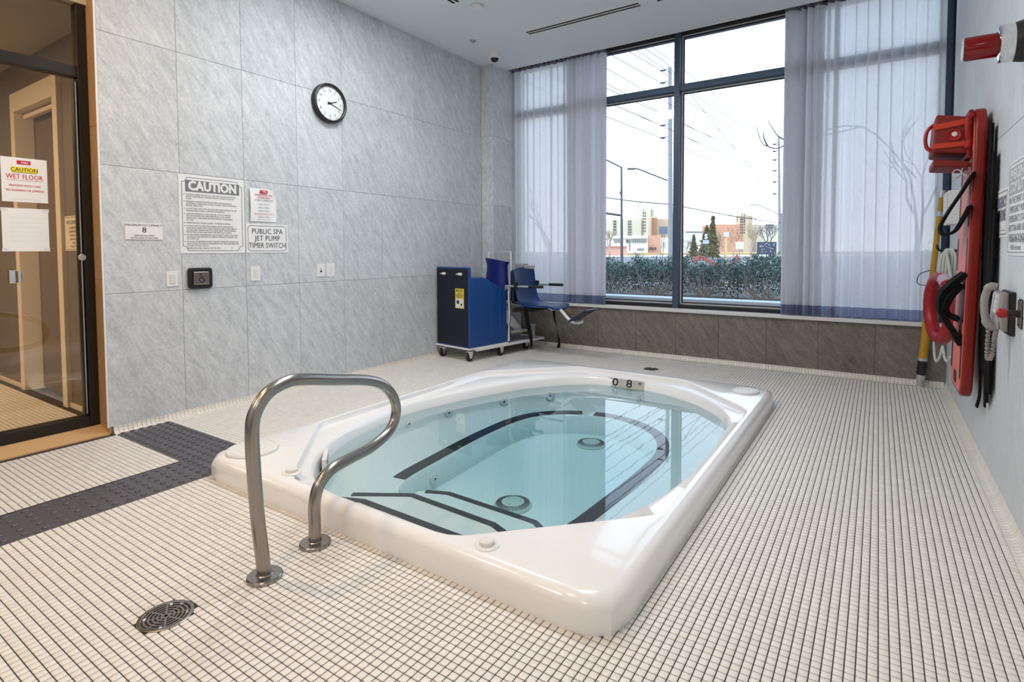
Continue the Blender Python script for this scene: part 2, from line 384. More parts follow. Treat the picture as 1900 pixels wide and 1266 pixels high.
wall_tiles(wall_left, MW['stone_warmlit'], 'y', JY, -1, [-.16, 0.0], [.0, .06, 1.02, 2.02, 3.22])
t1 = root_struct(MB().box(-.0035, .0015, JY-.012, JY-.0005, .045, 3.22), 'trim_1', MW['white'])

wr = MB().box(RX+.009, RX+.2, BY, 4.02, 0, H+.1)
wall_right = root_struct(wr, 'wall_right', MW['back'])
ru = [-2.88 + .46*k for k in range(0, 15)] + [3.95]
wall_tiles(wall_right, MW['stone_r'], 'x', RX, -1, ru, [.046, .91, 1.77, 2.63, H])
ww = MB().box(-.13, RX+.2, WY+.010, 4.02, -.1, .52)
wall_window = root_struct(ww, 'wall_window', MW['back'])
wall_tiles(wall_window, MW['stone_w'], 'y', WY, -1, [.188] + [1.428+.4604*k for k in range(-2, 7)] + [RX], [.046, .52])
root_struct(MB().box(-.13, RX+.2, BY-.2, BY, 0, H+.1), 'wall_back', MW['stone_r'])
root_struct(MB().box(-.2, RX+.2, 4.02, 4.25, 3.60, 8.2).box(-6, -.2, 3.6, 4.2, -.3, 8.2).box(RX+.2, 9, 3.6, 4.2, -.3, 8.2), 'wall_outside', mat('facade_render', (.30,.30,.30), .9))

# ceiling with the curtain recess along the window
ce = MB().box(-.13, RX+.2, BY-.2, 3.715, H, H+.12).box(-.13, RX+.2, 3.715, 4.02, H+.10, H+.22)
ceiling = root_struct(ce, 'ceiling', MW['ceil'])
root_struct(MB().box(.186, RX, 3.703, 3.716, H-.006, H+.02), 'trim_2', MW['white'])
# sill
sl = MB().box(.188, RX, 3.788, 3.93, .522, .556).box(.188, RX, 3.93, 4.06, .49, .552)
sill = root_struct(sl, 'trim_3', MW['sill'], bevel=.004)

# ---------------------------------------------------------------- big window
win = bpy.data.objects.new('window_1', None); C.objects.link(win); WORLD['window_1'] = Vector((2.4, 3.95, .55)); win.location = WORLD['window_1']; struct(win)
MX = [.215, 1.06, 2.318, 3.58, 4.675]; hw = .031
ZB = [.556, 2.975, 3.575]
for i, x in enumerate(MX):
    hh = hw if i not in (0, 4) else .028
    MB().box(x-hh, x+hh, 3.905, 4.02, .556, H+.10).build('mullion', MW['alu'], win, bevel=.003)
for x0, x1 in zip(MX[:-1], MX[1:]):
    MB().box(x0+hw, x1-hw, 3.915, 4.015, .556, .594).build('bottom_rail', MW['gasket'], win, bevel=.003)
    MB().box(x0+hw, x1-hw, 3.912, 4.015, 2.940, 3.004).build('transom', MW['alu'], win, bevel=.003)
    MB().box(x0+hw, x1-hw, 3.915, 4.015, 3.552, 3.60).build('head_rail', MW['gasket'], win, bevel=.003)
    for z0, z1 in ((.594, 2.940), (3.004, 3.552)):
        a, b = x0+hw, x1-hw
        bd = MB()
        for (p, q, r, s) in ((a, a+.016, z0, z1), (b-.016, b, z0, z1), (a+.016, b-.016, z0, z0+.016), (a+.016, b-.016, z1-.016, z1)): bd.box(p, q, 3.985, 4.005, r, s)
        bd.build('glazing_bead', MW['bead'], win)
        gk = MB(); a += .016; b -= .016; z0 += .016; z1 -= .016
        for (p, q, r, s) in ((a, a+.009, z0, z1), (b-.009, b, z0, z1), (a+.009, b-.009, z0, z0+.009), (a+.009, b-.009, z1-.009, z1)): gk.box(p, q, 3.980, 4.008, r, s)
        gk.build('gasket', MW['gasket'], win)
        MB().box(a+.009, b-.009, 3.990, 3.998, z0+.009, z1-.009).build('pane', MW['glassw'], win)
root_struct(MB().box(4.703, RX+.009, 3.84, 3.96, .556, H), 'trim_4', MW['gasket'])

# ---------------------------------------------------------------- glass front of the corridor, left
win2 = bpy.data.objects.new('window_2', None); C.objects.link(win2); WORLD['window_2'] = Vector((-.12, -1.6, .05)); win2.location = WORLD['window_2']; struct(win2)
fx0, fx1 = -.225, -.145
MB().box(fx0, fx1, JY-.055, JY-.002, .048, 3.22).build('jamb', MW['bronze'], win2, bevel=.003)
MB().box(fx0+.01, fx1-.022, JY-.074, JY-.056, .125, 2.31).build('door_stile', MW['bronze'], win2, bevel=.002)
MB().box(fx1-.020, fx1-.014, JY-.068, JY-.062, .13, 2.30).build('door_edge_strip', MW['lgrey'], win2)
MB().box(fx0, fx1, -1.96, -1.90, .048, 3.22).build('jamb', MW['bronze'], win2, bevel=.003)
MB().box(fx0, fx1, -2.62, -2.56, .048, 3.22).build('jamb', MW['bronze'], win2, bevel=.003)
for y0, y1 in ((-1.90, JY-.055), (-2.56, -1.96)):
    MB().box(fx0, fx1, y0, y1, .045, .116).build('bottom_rail', MW['bronze'], win2, bevel=.003)
    MB().box(fx0, fx1, y0, y1, 2.328, 2.396).build('transom', MW['bronze'], win2, bevel=.003)
    MB().box(fx0, fx1, y0, y1, 3.16, 3.22).build('head_rail', MW['bronze'], win2, bevel=.003)
    MB().box(-.188, -.180, y0, y1, .116, 2.328).build('pane', MW['glassd'], win2)
    MB().box(-.188, -.180, y0, y1, 2.396, 3.16).build('pane', MW['glassd'], win2)
MB().lathe([(.0, 0), (.021, 0), (.022, .004), (.022, .018), (.018, .022), (0, .022)], (fx1-.021, JY-.064, 1.165), (1,0,0), 20).build('lock_rose', MW['lgrey'], win2, smooth=True)
lk = MB().box(-.180, -.160, -1.062, -1.030, 1.01, 1.092).box(-.180, -.150, -1.024, -1.006, 1.015, 1.085)
lk.build('door_lock', MW['chrome'], win2, bevel=.004)
th = root_struct(MB().prism([(-.25,-.01),(-.002,-.01),(-.002,.005),(-.02,.010),(-.14,.044),(-.25,.045)], lambda p, k: (p[0], -2.62 if k else JY-.001, p[1])), 'trim_5', mat('amber_threshold_tile', srgb(206,168,122), .4, var=.06, vscale=10))

# corridor beyond the glass
HY = -.52
cw = MB().box(-4.2, -2.04, HY, HY+.12, 0, 3.2).box(-1.0, -.24, HY, HY+.12, 0, 3.2).box(-2.04, -1.0, HY, HY+.12, 2.54, 3.2)
root_struct(cw, 'wall_corridor', MW['brownw'])
root_struct(MB().box(-4.3, -4.2, -2.9, 1.0, 0, 3.2).box(-4.2, -.13, -3.0, -2.9, 0, 3.2), 'wall_corridor_far', MW['brownw'])
root_struct(MB().box(-4.3, -.13, -3.0, 1.2, 2.80, 2.9).box(-4.3, -.13, -3.0, 1.2, 3.2, 3.3), 'ceiling_corridor', mat('corridor_ceiling_paint', srgb(200,190,168), .8))
root_struct(MB().box(-2.5, -.6, .55, .65, 0, 2.8).box(-2.5, -2.4, -.4, .55, 0, 2.8).box(-.70, -.6, -.4, .55, 0, 2.8).box(-2.5, -.6, -.4, .65, -.1, -.001), 'wall_vestibule', MW['doorw'])
dr = bpy.data.objects.new('door_1', None); C.objects.link(dr); WORLD['door_1'] = Vector((-1.52, HY, 0)); dr.location = WORLD['door_1']; struct(dr)
df = MB().box(-2.045, -1.955, HY-.03, HY+.14, 0, 2.545).box(-1.085, -.995, HY-.03, HY+.14, 0, 2.545).box(-1.955, -1.085, HY-.03, HY+.14, 2.385, 2.545)
df.build('door_frame', MW['cream'], dr, bevel=.004)
MB().box(-1.952, -1.09, HY+.10, HY+.145, .01, 2.38).build('door_leaf', mat('brown_door_laminate', srgb(112,95,76), .5, var=.1, vscale=5), dr, bevel=.003)
MB().box(-1.90, -1.10, HY+.02, HY+.06, 2.33, 2.365).build('door_closer_rail', MW['cream'], dr, bevel=.005)
for n, x0, x1 in (('baseboard_corridor', -.995, -.14), ('baseboard_corridor_far', -4.2, -2.046)):
    root_struct(MB().box(x0, x1, HY-.012, HY-.0005, 0, .035), n, MW['cream'])
for i, (x, y, p, c, s) in enumerate(LAMPS):
    t = thing('ceiling_and_fill_panel', ['round warm ceiling light over the deck nearest the glass front', 'round warm ceiling light over the deck behind the handrail', 'square neutral fill panel added by the right wall behind the camera', 'square neutral fill panel added in the middle behind the camera', 'square cool fill panel added above the left edge of the spa', 'square cool fill panel added above the right edge of the spa'][i], 'light', (x, y, H))
    h = s/2
    fr = MB()
    for q in ((x-h-.02, x+h+.02, y-h-.02, y-h), (x-h-.02, x+h+.02, y+h, y+h+.02), (x-h-.02, x-h, y-h, y+h), (x+h, x+h+.02, y-h, y+h)): fr.box(*q, H-.013, H)
    fr.build('frame', MW['white'], t)
    MB().box(x-h, x+h, y-h, y+h, H-.004, H-.001).build('diffuser', emis('lamp_diffuser_%d' % i, c, 2.0), t)
# ================================================================ THE SPA
spa = thing('spa_tub', 'white acrylic whirlpool tub sunk in the ivory mosaic floor', 'hot tub', (2.365, .93, 0))
ZD, ZW = .115, .0
c0 = Vector((2.365, .93)); NA = 144
TH = [2*math.pi*k/NA for k in range(NA)]
def ring(poly, z, off=0.0):
    out = []
    P = [Vector(p[:2]) for p in poly]
    for t in TH:
        d = Vector((math.cos(t), math.sin(t))); best = None
        for p, q in zip(P, P[1:]+P[:1]):
            e = q-p; den = d.x*e.y - d.y*e.x
            if abs(den) < 1e-9: continue
            w = p-c0; s = (w.x*e.y - w.y*e.x)/den; u = (w.x*d.y - w.y*d.x)/den
            if s > 0 and -1e-6 <= u <= 1+1e-6: best = s if best is None else max(best, s)
        v = c0 + d*(best-off); out.append((v.x, v.y, z))
    return out
def rr(i, z, r=.13): return ring(rpoly(SPA[0]+i, SPA[1]-i, SPA[2]+i, SPA[3]-i, max(r-i*.5, .03), 8), z)
OX0, OX1, OY0, OY1, CH = 1.240, 3.484, -.572, 2.425, .62
octo = [(OX1, OY0+CH), (OX1, OY1-CH), (OX1-CH, OY1), (OX0+CH, OY1), (OX0, OY1-CH), (OX0, OY0+CH), (OX0+CH, OY0), (OX1-CH, OY0)]
def soft(poly, r=.07):
    out = []; n = len(poly)
    for i in range(n):
        p = Vector(poly[i]); a = Vector(poly[i-1]); b = Vector(poly[(i+1) % n])
        u = (a-p).normalized()*r; v = (b-p).normalized()*r
        for k in range(5):
            t = k/4; out.append(p + u*(1-t)**2 + v*t**2)
    return out
octo = soft(octo)
oval = smooth_path([(3.435,1.2,0),(3.40,1.62,0),(3.27,1.92,0),(2.95,2.22,0),(2.52,2.365,0),(2.08,2.31,0),(1.76,2.02,0),(1.53,1.6,0),(1.37,1.12,0),(1.308,.74,0),(1.335,.45,0),(1.42,.1,0),(1.62,-.24,0),(1.885,-.455,0),(2.2,-.515,0),(2.6,-.52,0),(2.93,-.45,0),(3.2,-.2,0),(3.37,.2,0),(3.435,.7,0)], 8, True)
bench = smooth_path([(2.96,1.2,0),(2.94,1.5,0),(2.83,1.77,0),(2.62,1.95,0),(2.35,2.03,0),(2.1,1.97,0),(1.88,1.81,0),(1.775,1.57,0),(1.755,1.13,0),(1.785,.65,0),(1.83,.22,0),(1.95,.05,0),(2.2,.02,0),(2.6,.02,0),(2.8,.05,0),(2.9,.22,0),(2.94,.7,0)], 8, True)
R_ = [rr(.002, -.02), rr(0, .062), rr(.005, .082), rr(.016, .099), rr(.032, .110), rr(.046, ZD-.001), rr(.05, ZD)]
R_ += [ring(octo, ZD, -.010), ring(octo, ZD-.0005, -.003), ring(octo, ZD-.004, .002), ring(octo, .084, .009), ring(octo, .0785, .016)]
R_ += [ring(oval, .074, -.012), ring(oval, .068, .0), ring(oval, .055, .010), ring(oval, -.0, .022), ring(oval, -.09, .036), ring(oval, -.118, .06)]
R_ += [ring(bench, -.188, -.10), ring(bench, -.190, .004), ring(bench, -.205, .018), ring(bench, -.335, .052), ring(bench, -.36, .10), ring(bench, -.362, .4)]
MB().rings(R_, True, False, True).build('shell', MW['acryl'], spa, smooth=True, angle=36)
# entry steps
def step(poly, z, zb):
    MB().prism(poly, lambda p, k: (p[0], p[1], z if k else zb)).build('step', MW['acryl'], spa, bevel=.018, seg=3, angle=60)
s1 = [(1.87,-.33),(2.03,-.265),(2.68,-.272),(2.86,-.335)]; s2 = [(1.79,-.14),(2.08,.035),(2.65,.015),(2.80,-.04)]; s3 = [(1.91,.32),(2.05,.378),(2.676,.362),(2.79,.295)]
step([(1.76,-.41),(1.87,-.325),(2.03,-.258),(2.68,-.265),(2.86,-.328),(2.98,-.42),(2.95,-.545),(1.85,-.53)], -.07, -.3)
step([(1.66,-.24),(1.79,-.132),(2.08,.043),(2.65,.023),(2.80,-.032),(3.1,-.25),(2.95,-.53),(1.85,-.52)], -.142, -.35)
step([(1.86,.29),(1.91,.328),(2.05,.386),(2.676,.37),(2.79,.303),(2.86,.26),(2.86,-.1),(1.86,-.1)], -.27, -.36)
def ribbon(pts, w, z, name='nonskid_strip'):
    P = [Vector((p[0], p[1], 0)) for p in pts]; a, b = [], []
    for i, p in enumerate(P):
        t = (P[min(i+1, len(P)-1)] - P[max(i-1, 0)]).normalized(); n = Vector((-t.y, t.x, 0)); a.append(p); b.append(p + n*w)
    prof = a + b[::-1]
    MB().prism([(p.x, p.y) for p in prof], lambda p, k: (p[0], p[1], z + (.0035 if k else -.002))).build(name, MW['strip'], spa)
for s, z in ((s1, -.07), (s2, -.142), (s3, -.27)):
    ribbon([s[0], s[1], s[2], s[3]][::-1], .038, z)
bl = ring(bench, 0, -.006)
def near_i(x, y): return min(range(NA), key=lambda i: (bl[i][0]-x)**2 + (bl[i][1]-y)**2)
iA, iB, iC, iD = near_i(1.82, .245), near_i(2.15, 1.99), near_i(2.23, 2.01), near_i(2.90, .20)
seg = list(range(iB, iA+1)); ribbon([bl[i] for i in seg], -.085, -.1855)
seg = list(range(iC, -1, -1)) + list(range(NA-1, iD-1, -1)); ribbon([bl[i] for i in seg], .085, -.1855)
# covers, lids, jets
def disc(name, c, axis, prof, mt=MW['acryl2'], n=32): return MB().lathe(prof, c, axis, n).build(name, mt, spa, smooth=True, angle=30)
lid = [(0,0),(.132,0),(.134,.006),(.130,.013),(.122,.014),(.119,.010),(.114,.010),(.111,.014),(.082,.0145),(.080,.012),(.077,.012),(.075,.0145),(.045,.015),(.043,.0125),(.040,.0125),(.038,.015),(0,.0152)]
disc('filter_lid', (1.362,-.462,ZD), (0,0,1), lid, n=48)
disc('filter_lid', (3.372,2.290,ZD), (0,0,1), [(r*.72, h) for r, h in lid], n=48)
for x, y in ((1.812,-.530), (3.015,-.545)):
    disc('air_control', (x, y, ZD-.004), (0,0,1), [(0,0),(.046,0),(.048,.006),(.040,.010),(.034,.009),(.030,.009),(.028,.022),(.022,.026),(0,.027)])
for x, y in ((2.300, 1.815), (2.36, .60)):
    o = disc('suction_cover', (x, y, -.362), (0,0,1), [(0,0),(.118,0),(.118,.008),(.108,.018),(.066,.028),(.062,.030),(0,.031)], mat('sage_plastic', srgb(196,208,200), .4))
    sl_ = MB()
    for k in range(56):
        t = 2*math.pi*k/56; u = Vector((math.cos(t), math.sin(t), 0)); w = Vector((-u.y, u.x, 0)); nn = Vector((u.x*.22, u.y*.22, .97)).normalized()
        sl_.obox(Vector((x, y, -.362)) + u*.088 + Vector((0,0,.0238)), (u - nn*u.dot(nn)), w, nn, .018, .0022, .0012)
    for k in range(3):
        t = 2*math.pi*(k/3+.1); sl_.lathe([(0,0),(.005,0),(0,.001)], (x+.045*math.cos(t), y+.045*math.sin(t), -.3315), (0,0,1), 8)
    g = sl_.build('grille_slot', mat('slot_grey', (.05,.06,.06), .7)); C.objects.unlink(g); C.objects.link(g); g.parent = o; g['kind'] = 'stuff'
for x, y, z, nx, ny, nz, s in ((1.335,.745,-.070,1,0,.25,1),(1.405,1.115,-.070,1,-.2,.25,1),(1.58,1.62,-.072,.9,-.4,.25,1),(1.81,2.00,-.075,.8,-.6,.25,1),(2.52,2.33,-.075,.1,-1,.25,1),(1.835,.47,-.27,1,.0,.25,.9)):
    disc('jet', (x, y, z), (nx, ny, nz), [(0,-.004),(.036*s,-.004),(.038*s,.004),(.030*s,.009),(.022*s,.006),(.014*s,.008),(.011*s,.012),(0,.012)])
    j = spa.children[-1]
    v = Vector((nx,ny,nz)).normalized()
    e = MB().lathe([(0,.0125),(.0075,.0125),(.0075,.0135),(0,.0135)], (x,y,z), v, 12).build('nozzle', MW['black']); sub(e, j)
# skimmer opening in the wall by the handrail
u = Vector((.62, -.55, 0)).normalized(); n = Vector((.66, .75, 0)).normalized()
n = Vector((-u.y, u.x, 0)); o0 = Vector((1.640, -.205, .018))
sk = MB()
for (du, dz, hu, hz) in ((0,.042,.092,.010),(0,-.042,.092,.010),(-.084,0,.010,.034),(.084,0,.010,.034)): sk.obox(o0+u*du+Vector((0,0,dz)), u, n, (0,0,1), hu, .012, hz)
so = sk.build('skimmer_frame', MW['acryl2'], spa, bevel=.003)
e = MB().obox(o0 - n*.008, u, n, (0,0,1), .075, .004, .033).build('skimmer_mouth', MW['slot']); sub(e, so)
# depth marker 0.8 M on the far wall
mk = MB(); o1 = Vector((2.37, 2.345, .034)); rt, upv = Vector((1,.0,0)), Vector((0,.22,1)).normalized()
nrm = rt.cross(upv)
mk.obox(o1, rt, upv, nrm, .175, .038, .002)
mko = mk.build('depth_marker', mat('taupe_label', srgb(186,182,174), .4), spa)
tx = MB()
for ch, dx, sz, bo in (('0', -.088, .094, .0075), ('8', .040, .094, .0075)):
    text_into(tx, ch, sz, o1 + rt*dx + nrm*.0026, rt, upv, bo, mi=0, wscale=1.3)
    text_into(tx, ch, sz, o1 + rt*dx + nrm*.0034, rt, upv, .0032, mi=1, wscale=1.3)
text_into(tx, 'M', .034, o1 + rt*.135 + upv*.012 + nrm*.0034, rt, upv, .001, mi=1)
t = tx.build('lettering', [MW['white'], MW['ink']]); sub(t, mko)
# water: a body with a faint blue-green absorption
wm = bpy.data.materials.new('spa_water'); wm.use_nodes = True
n_ = wm.node_tree; n_.nodes.clear(); N = n_.nodes.new; L = n_.links.new
out = N('ShaderNodeOutputMaterial'); mx = N('ShaderNodeMixShader'); tr = N('ShaderNodeBsdfTransparent'); gl = N('ShaderNodeBsdfGlossy'); fr = N('ShaderNodeFresnel'); fr.inputs['IOR'].default_value = 1.75
gl.inputs['Roughness'].default_value = .012
gg = N('ShaderNodeNewGeometry'); n1 = N('ShaderNodeTexNoise'); n1.inputs['Scale'].default_value = 2.2; n1.inputs['Detail'].default_value = 3; bp = N('ShaderNodeBump'); bp.inputs['Strength'].default_value = .05; bp.inputs['Distance'].default_value = .01
L(gg.outputs['Position'], n1.inputs['Vector']); L(n1.outputs['Fac'], bp.inputs['Height']); L(bp.outputs[0], gl.inputs['Normal'])
va = N('ShaderNodeVolumeAbsorption'); va.inputs['Color'].default_value = (.10, .86, .95, 1); va.inputs['Density'].default_value = .46
L(fr.outputs[0], mx.inputs[0]); L(tr.outputs[0], mx.inputs[1]); L(gl.outputs[0], mx.inputs[2]); L(mx.outputs[0], out.inputs[0]); L(va.outputs[0], out.inputs[1])
wr_ = ring(oval, ZW, .015); wb = ring(oval, -.45, .015)
water = tag(MB().rings([wr_, wb], True, True, True).build('spa_water', wm), 'clear pale turquoise water standing in the white whirlpool tub', 'water')

# ================================================================ handrail
b1 = Vector((2.336, -1.0016, 0)); dv = Vector((-.041, .248, 0)).normalized()
hr = thing('handrail', 'bent stainless steel handrail beside the near edge of the spa', 'handrail', (2.32, -.88, 0))
prof = [(0.0,.004),(-.012,.12),(-.025,.24),(-.036,.42),(-.039,.56),(-.022,.625),(.033,.679),(.116,.700),(.196,.694),(.375,.653),(.583,.605),(.706,.553),(.788,.467),(.800,.385),(.745,.319),(.614,.284),(.467,.281),(.35,.276),(.277,.235),(.251,.17),(.249,.085),(.250,.004)]
pts = smooth_path([b1 + dv*s + Vector((0,0,z)) for s, z in prof], 5)
MB().tube(pts, .0245, 20).build('rail', MW['steel'], hr, smooth=True)
for s in (0, .25):
    p = b1 + dv*s
    MB().lathe([(0,0),(.062,0),(.062,.010),(.058,.0145),(.030,.0155),(.0265,.019),(.0255,.019)], p, (0,0,1), 36).build('flange', MW['steel'], hr, smooth=True)

# ================================================================ tactile strip and drains
ts = thing('tactile_paving', 'L-shaped strip of charcoal studded tactile tiles between glass front and spa', 'paving', (.9, -.6, 0))
def tact(x0, x1, y0, y1, nx, ny):
    g = .0015; mb = MB().box(x0+g, x1-g, y0+g, y1-g, -.006, .002)
    for i in range(nx):
        for j in range(ny):
            mb.lathe([(.0145,0),(.014,.003),(.010,.0065),(0,.0075)], (x0+(x1-x0)*(i+.5)/nx, y0+(y1-y0)*(j+.5)/ny, .002), (0,0,1), 8, caps=False)
    mb.build('tile', MW['tact'], ts, smooth=True, angle=30)
xs = [.022, .315, .605, .895, 1.17]
for a, b in zip(xs[:-1], xs[1:]): tact(a, b, -.607, -.282, 5, 6)
ys = [-.607, -.957, -1.14, -1.48, -1.82, -2.16]
for a, b in zip(ys[:-1], ys[1:]): tact(.895, 1.225, b, a, 5, max(3, round((a-b)/.062)))
MB().box(.02, 1.171, -.6085, -.2805, -.0062, -.001).box(.8935, 1.2265, -2.162, -.6085, -.0062, -.001).build('grout_bed', MW['tactg'], ts)
def drain(c, r, label):
    d = thing('floor_drain', label, 'drain', (c[0], c[1], 0))
    x, y = c
    MB().lathe([(0,-.02),(r*.9,-.02),(r*.9,-.004),(0,-.004)], (x,y,0), (0,0,1), 36).build('sump', MW['slot'], d)
    MB().lathe([(r,-.01),(r,.002),(r*.98,.003),(r*.87,.003),(r*.85,.001),(r*.85,-.01)], (x,y,0), (0,0,1), 48, caps=False).build('rim', MW['steel'], d, smooth=True)
    for k in range(1, 6):
        q = r*.85*k/5.6; MB().lathe([(q-.0028,-.003),(q-.0028,.001),(q+.0028,.001),(q+.0028,-.003),(q-.0028,-.003)], (x,y,0), (0,0,1), 40, caps=False).build('grate_ring', MW['steel'], d)
    for k in range(4):
        t = math.pi*k/4 + .3; u = Vector((math.cos(t), math.sin(t), 0))
        MB().obox((x,y,-.001), u, (-u.y,u.x,0), (0,0,1), r*.87, .003, .0018).build('grate_bar', MW['steel'], d)
    for k in range(4):
        t = math.pi*(k/2)+.9; MB().lathe([(0,0),(.006,0),(.004,.0022),(0,.0025)], (x+r*.76*math.cos(t), y+r*.76*math.sin(t), .001), (0,0,1), 12).build('screw', MW['chrome'], d)
drain(DR1[:2], DR1[2], 'round steel floor drain in the foreground tiles near the handrail')
drain(DR2[:2], DR2[2], 'small round floor drain between the far spa edge and the window wall')
# ================================================================ curtains
def sheer(name, col, tr_amt):
    m = bpy.data.materials.new(name); m.use_nodes = True; n = m.node_tree; n.nodes.clear(); N = n.nodes.new; L = n.links.new
    o = N('ShaderNodeOutputMaterial'); t = N('ShaderNodeBsdfTransparent'); d = N('ShaderNodeBsdfDiffuse'); tl = N('ShaderNodeBsdfTranslucent')
    d.inputs[0].default_value = (*col, 1); tl.inputs[0].default_value = (*col, 1); t.inputs[0].default_value = (.95, .96, 1, 1)
    a = N('ShaderNodeMixShader'); a.inputs[0].default_value = .70; L(d.outputs[0], a.inputs[1]); L(tl.outputs[0], a.inputs[2])
    b = N('ShaderNodeMixShader'); L(t.outputs[0], b.inputs[2]); L(a.outputs[0], b.inputs[1])
    g = N('ShaderNodeNewGeometry'); mp = N('ShaderNodeMapping'); mp.inputs['Scale'].default_value = (160, 160, 28); L(g.outputs['Position'], mp.inputs[0])
    no = N('ShaderNodeTexNoise'); no.inputs['Scale'].default_value = 1.0; no.inputs['Detail'].default_value = 3; L(mp.outputs[0], no.inputs['Vector'])
    mr = N('ShaderNodeMapRange'); mr.inputs['From Min'].default_value = .3; mr.inputs['From Max'].default_value = .7; mr.inputs['To Min'].default_value = tr_amt*.55; mr.inputs['To Max'].default_value = tr_amt*1.45
    L(no.outputs['Fac'], mr.inputs['Value']); L(mr.outputs[0], b.inputs[0]); L(b.outputs[0], o.inputs[0]); return m
sheer1, sheerh = sheer('sheer_voile', srgb(238,238,242), .085), sheer('doubled_voile_hem', srgb(150,157,184), .03)
def curtain(label, segs, hem=.662, z0=.566, z1=3.525, seed=1):
    """segs: list of (x0, x1, waves, amplitude_top, amplitude_bottom, fold)"""
    rnd = random.Random(seed)
    xm = (segs[0][0]+segs[-1][1])/2
    t = thing('sheer_curtain', label, 'curtain', (xm, 3.835, .566))
    cols = []; base_w = 0
    for (x0, x1, nw, a0, a1, fold) in segs:
        nw = int(nw); n = nw*14; wd_ = np.array([rnd.uniform(.55, 1.5) if fold > .3 else rnd.uniform(.85, 1.15) for _ in range(nw)]); cum = np.concatenate([[0], np.cumsum(wd_)])/wd_.sum()*(x1-x0); ph = [rnd.uniform(-.5,.5) for _ in range(int(nw)+2)]; am = [rnd.uniform(.75,1.25) for _ in range(int(nw)+2)]; last = x1 == segs[-1][1]
        for i in range(n+1 if last else n):
            w = nw*i/n; k = int(w); kk = min(k, nw-1); p_ = cum[kk+1]-cum[kk]; cols.append((x0+cum[kk]-p_*kk, p_, w, a0*am[k], a1*am[k], ph[k], ph[k+1], fold*am[k]**2))
    NZ = 26
    def pt(c, f, z):
        # S-fold: the cloth doubles back at every pleat, wandering a little lower down
        x0, p_, w, a0, a1, pa, pb, fold = c; fr_ = w-int(w); wob = (pa*(1-fr_)+pb*fr_)*min(1, f*1.6); a = a0+(a1-a0)*f
        x = x0 + p_*(w + wob*.35*math.sin(math.pi*fr_)**2 + fold*(1-.25*f)*math.sin(2*math.pi*w))
        return (x, 3.838 + a*math.sin(2*math.pi*w+.35*wob), z)
    def sheet(name, za, zb, fa, fb, nz, m):
        rows = [[pt(c, fa+(fb-fa)*k/nz, za+(zb-za)*k/nz) for c in cols] for k in range(nz+1)]
        return MB().rings(rows, close=False).build(name, m, t, smooth=True, angle=80)
    sheet('voile', z1-.03, hem, 0, 1, NZ, sheer1); sheet('hem_band', hem, z0, 1, 1.02, 3, sheerh)
    sheet('heading_tape', z1, z1-.03, 0, 0, 1, mat('heading_tape_grey', srgb(112,116,126), .9))
    return t
curtain('sheer white curtain at the left end of the window, behind the blue pool lift', [(.205, 1.0, 9, .020, .020, .21), (1.0, 1.24, 4.5, .050, .046, .62), (1.24, 1.505, 5.5, .048, .044, .55)], seed=3)
curtain('wide sheer white curtain at the right end of the window, beside the lifebuoy', [(3.395, 3.86, 8, .050, .046, .60), (3.86, 4.65, 9, .020, .022, .20)], seed=8)
tr = thing('curtain_track', 'white ceiling curtain track in the recess above the window', 'curtain track', (2.4, 3.838, 3.53))
MB().box(.19, 4.70, 3.825, 3.851, 3.545, 3.60).build('rail', MW['white'], tr)
cr_ = MB()
for x in np.arange(.22, 1.5, .06): cr_.box(x-.006, x+.006, 3.832, 3.844, 3.522, 3.546)
for x in np.arange(3.4, 4.66, .06): cr_.box(x-.006, x+.006, 3.832, 3.844, 3.522, 3.546)
g = cr_.build('glider', MW['grey'], tr); g['kind'] = 'stuff'

# ================================================================ left wall
YR, ZU = Vector((0,1,0)), Vector((0,0,1))
def lw(y, z, x=.0): return Vector((x, y, z))
def border(mb, o, r, u, x0, x1, y0, y1, cut, w, mi=0, concave=False):
    """thin printed frame line with clipped corners"""
    P = [(x0+cut,y0),(x1-cut,y0),(x1,y0+cut),(x1,y1-cut),(x1-cut,y1),(x0+cut,y1),(x0,y1-cut),(x0,y0+cut)]
    if concave: P = [(x0+cut,y0),(x1-cut,y0),(x1-cut*.75,y0+cut*.75),(x1,y0+cut),(x1,y1-cut),(x1-cut*.75,y1-cut*.75),(x1-cut,y1),(x0+cut,y1),(x0+cut*.75,y1-cut*.75),(x0,y1-cut),(x0,y0+cut),(x0+cut*.75,y0+cut*.75)]
    for p, q in zip(P, P[1:]+P[:1]):
        p, q = Vector(p), Vector(q); t = (q-p).normalized(); n = Vector((-t.y, t.x))*w/2; t = t*w*.3
        mb.add([o + r*v.x + u*v.y for v in (p-t-n, q+t-n, q+t+n, p-t+n)], [(0,1,2,3)], mi)
def board(name, label, c, r, u, w, h, th=.004, cat='sign', m=None, rad=0):
    n = r.cross(u); t = thing(name, label, cat, tuple(c))
    MB().obox(c + n*th/2, r, u, n, w/2, h/2, th/2).build('board', m or MW['signw'], t, bevel=.0012, seg=1)
    return t, c + n*(th+.0006), n
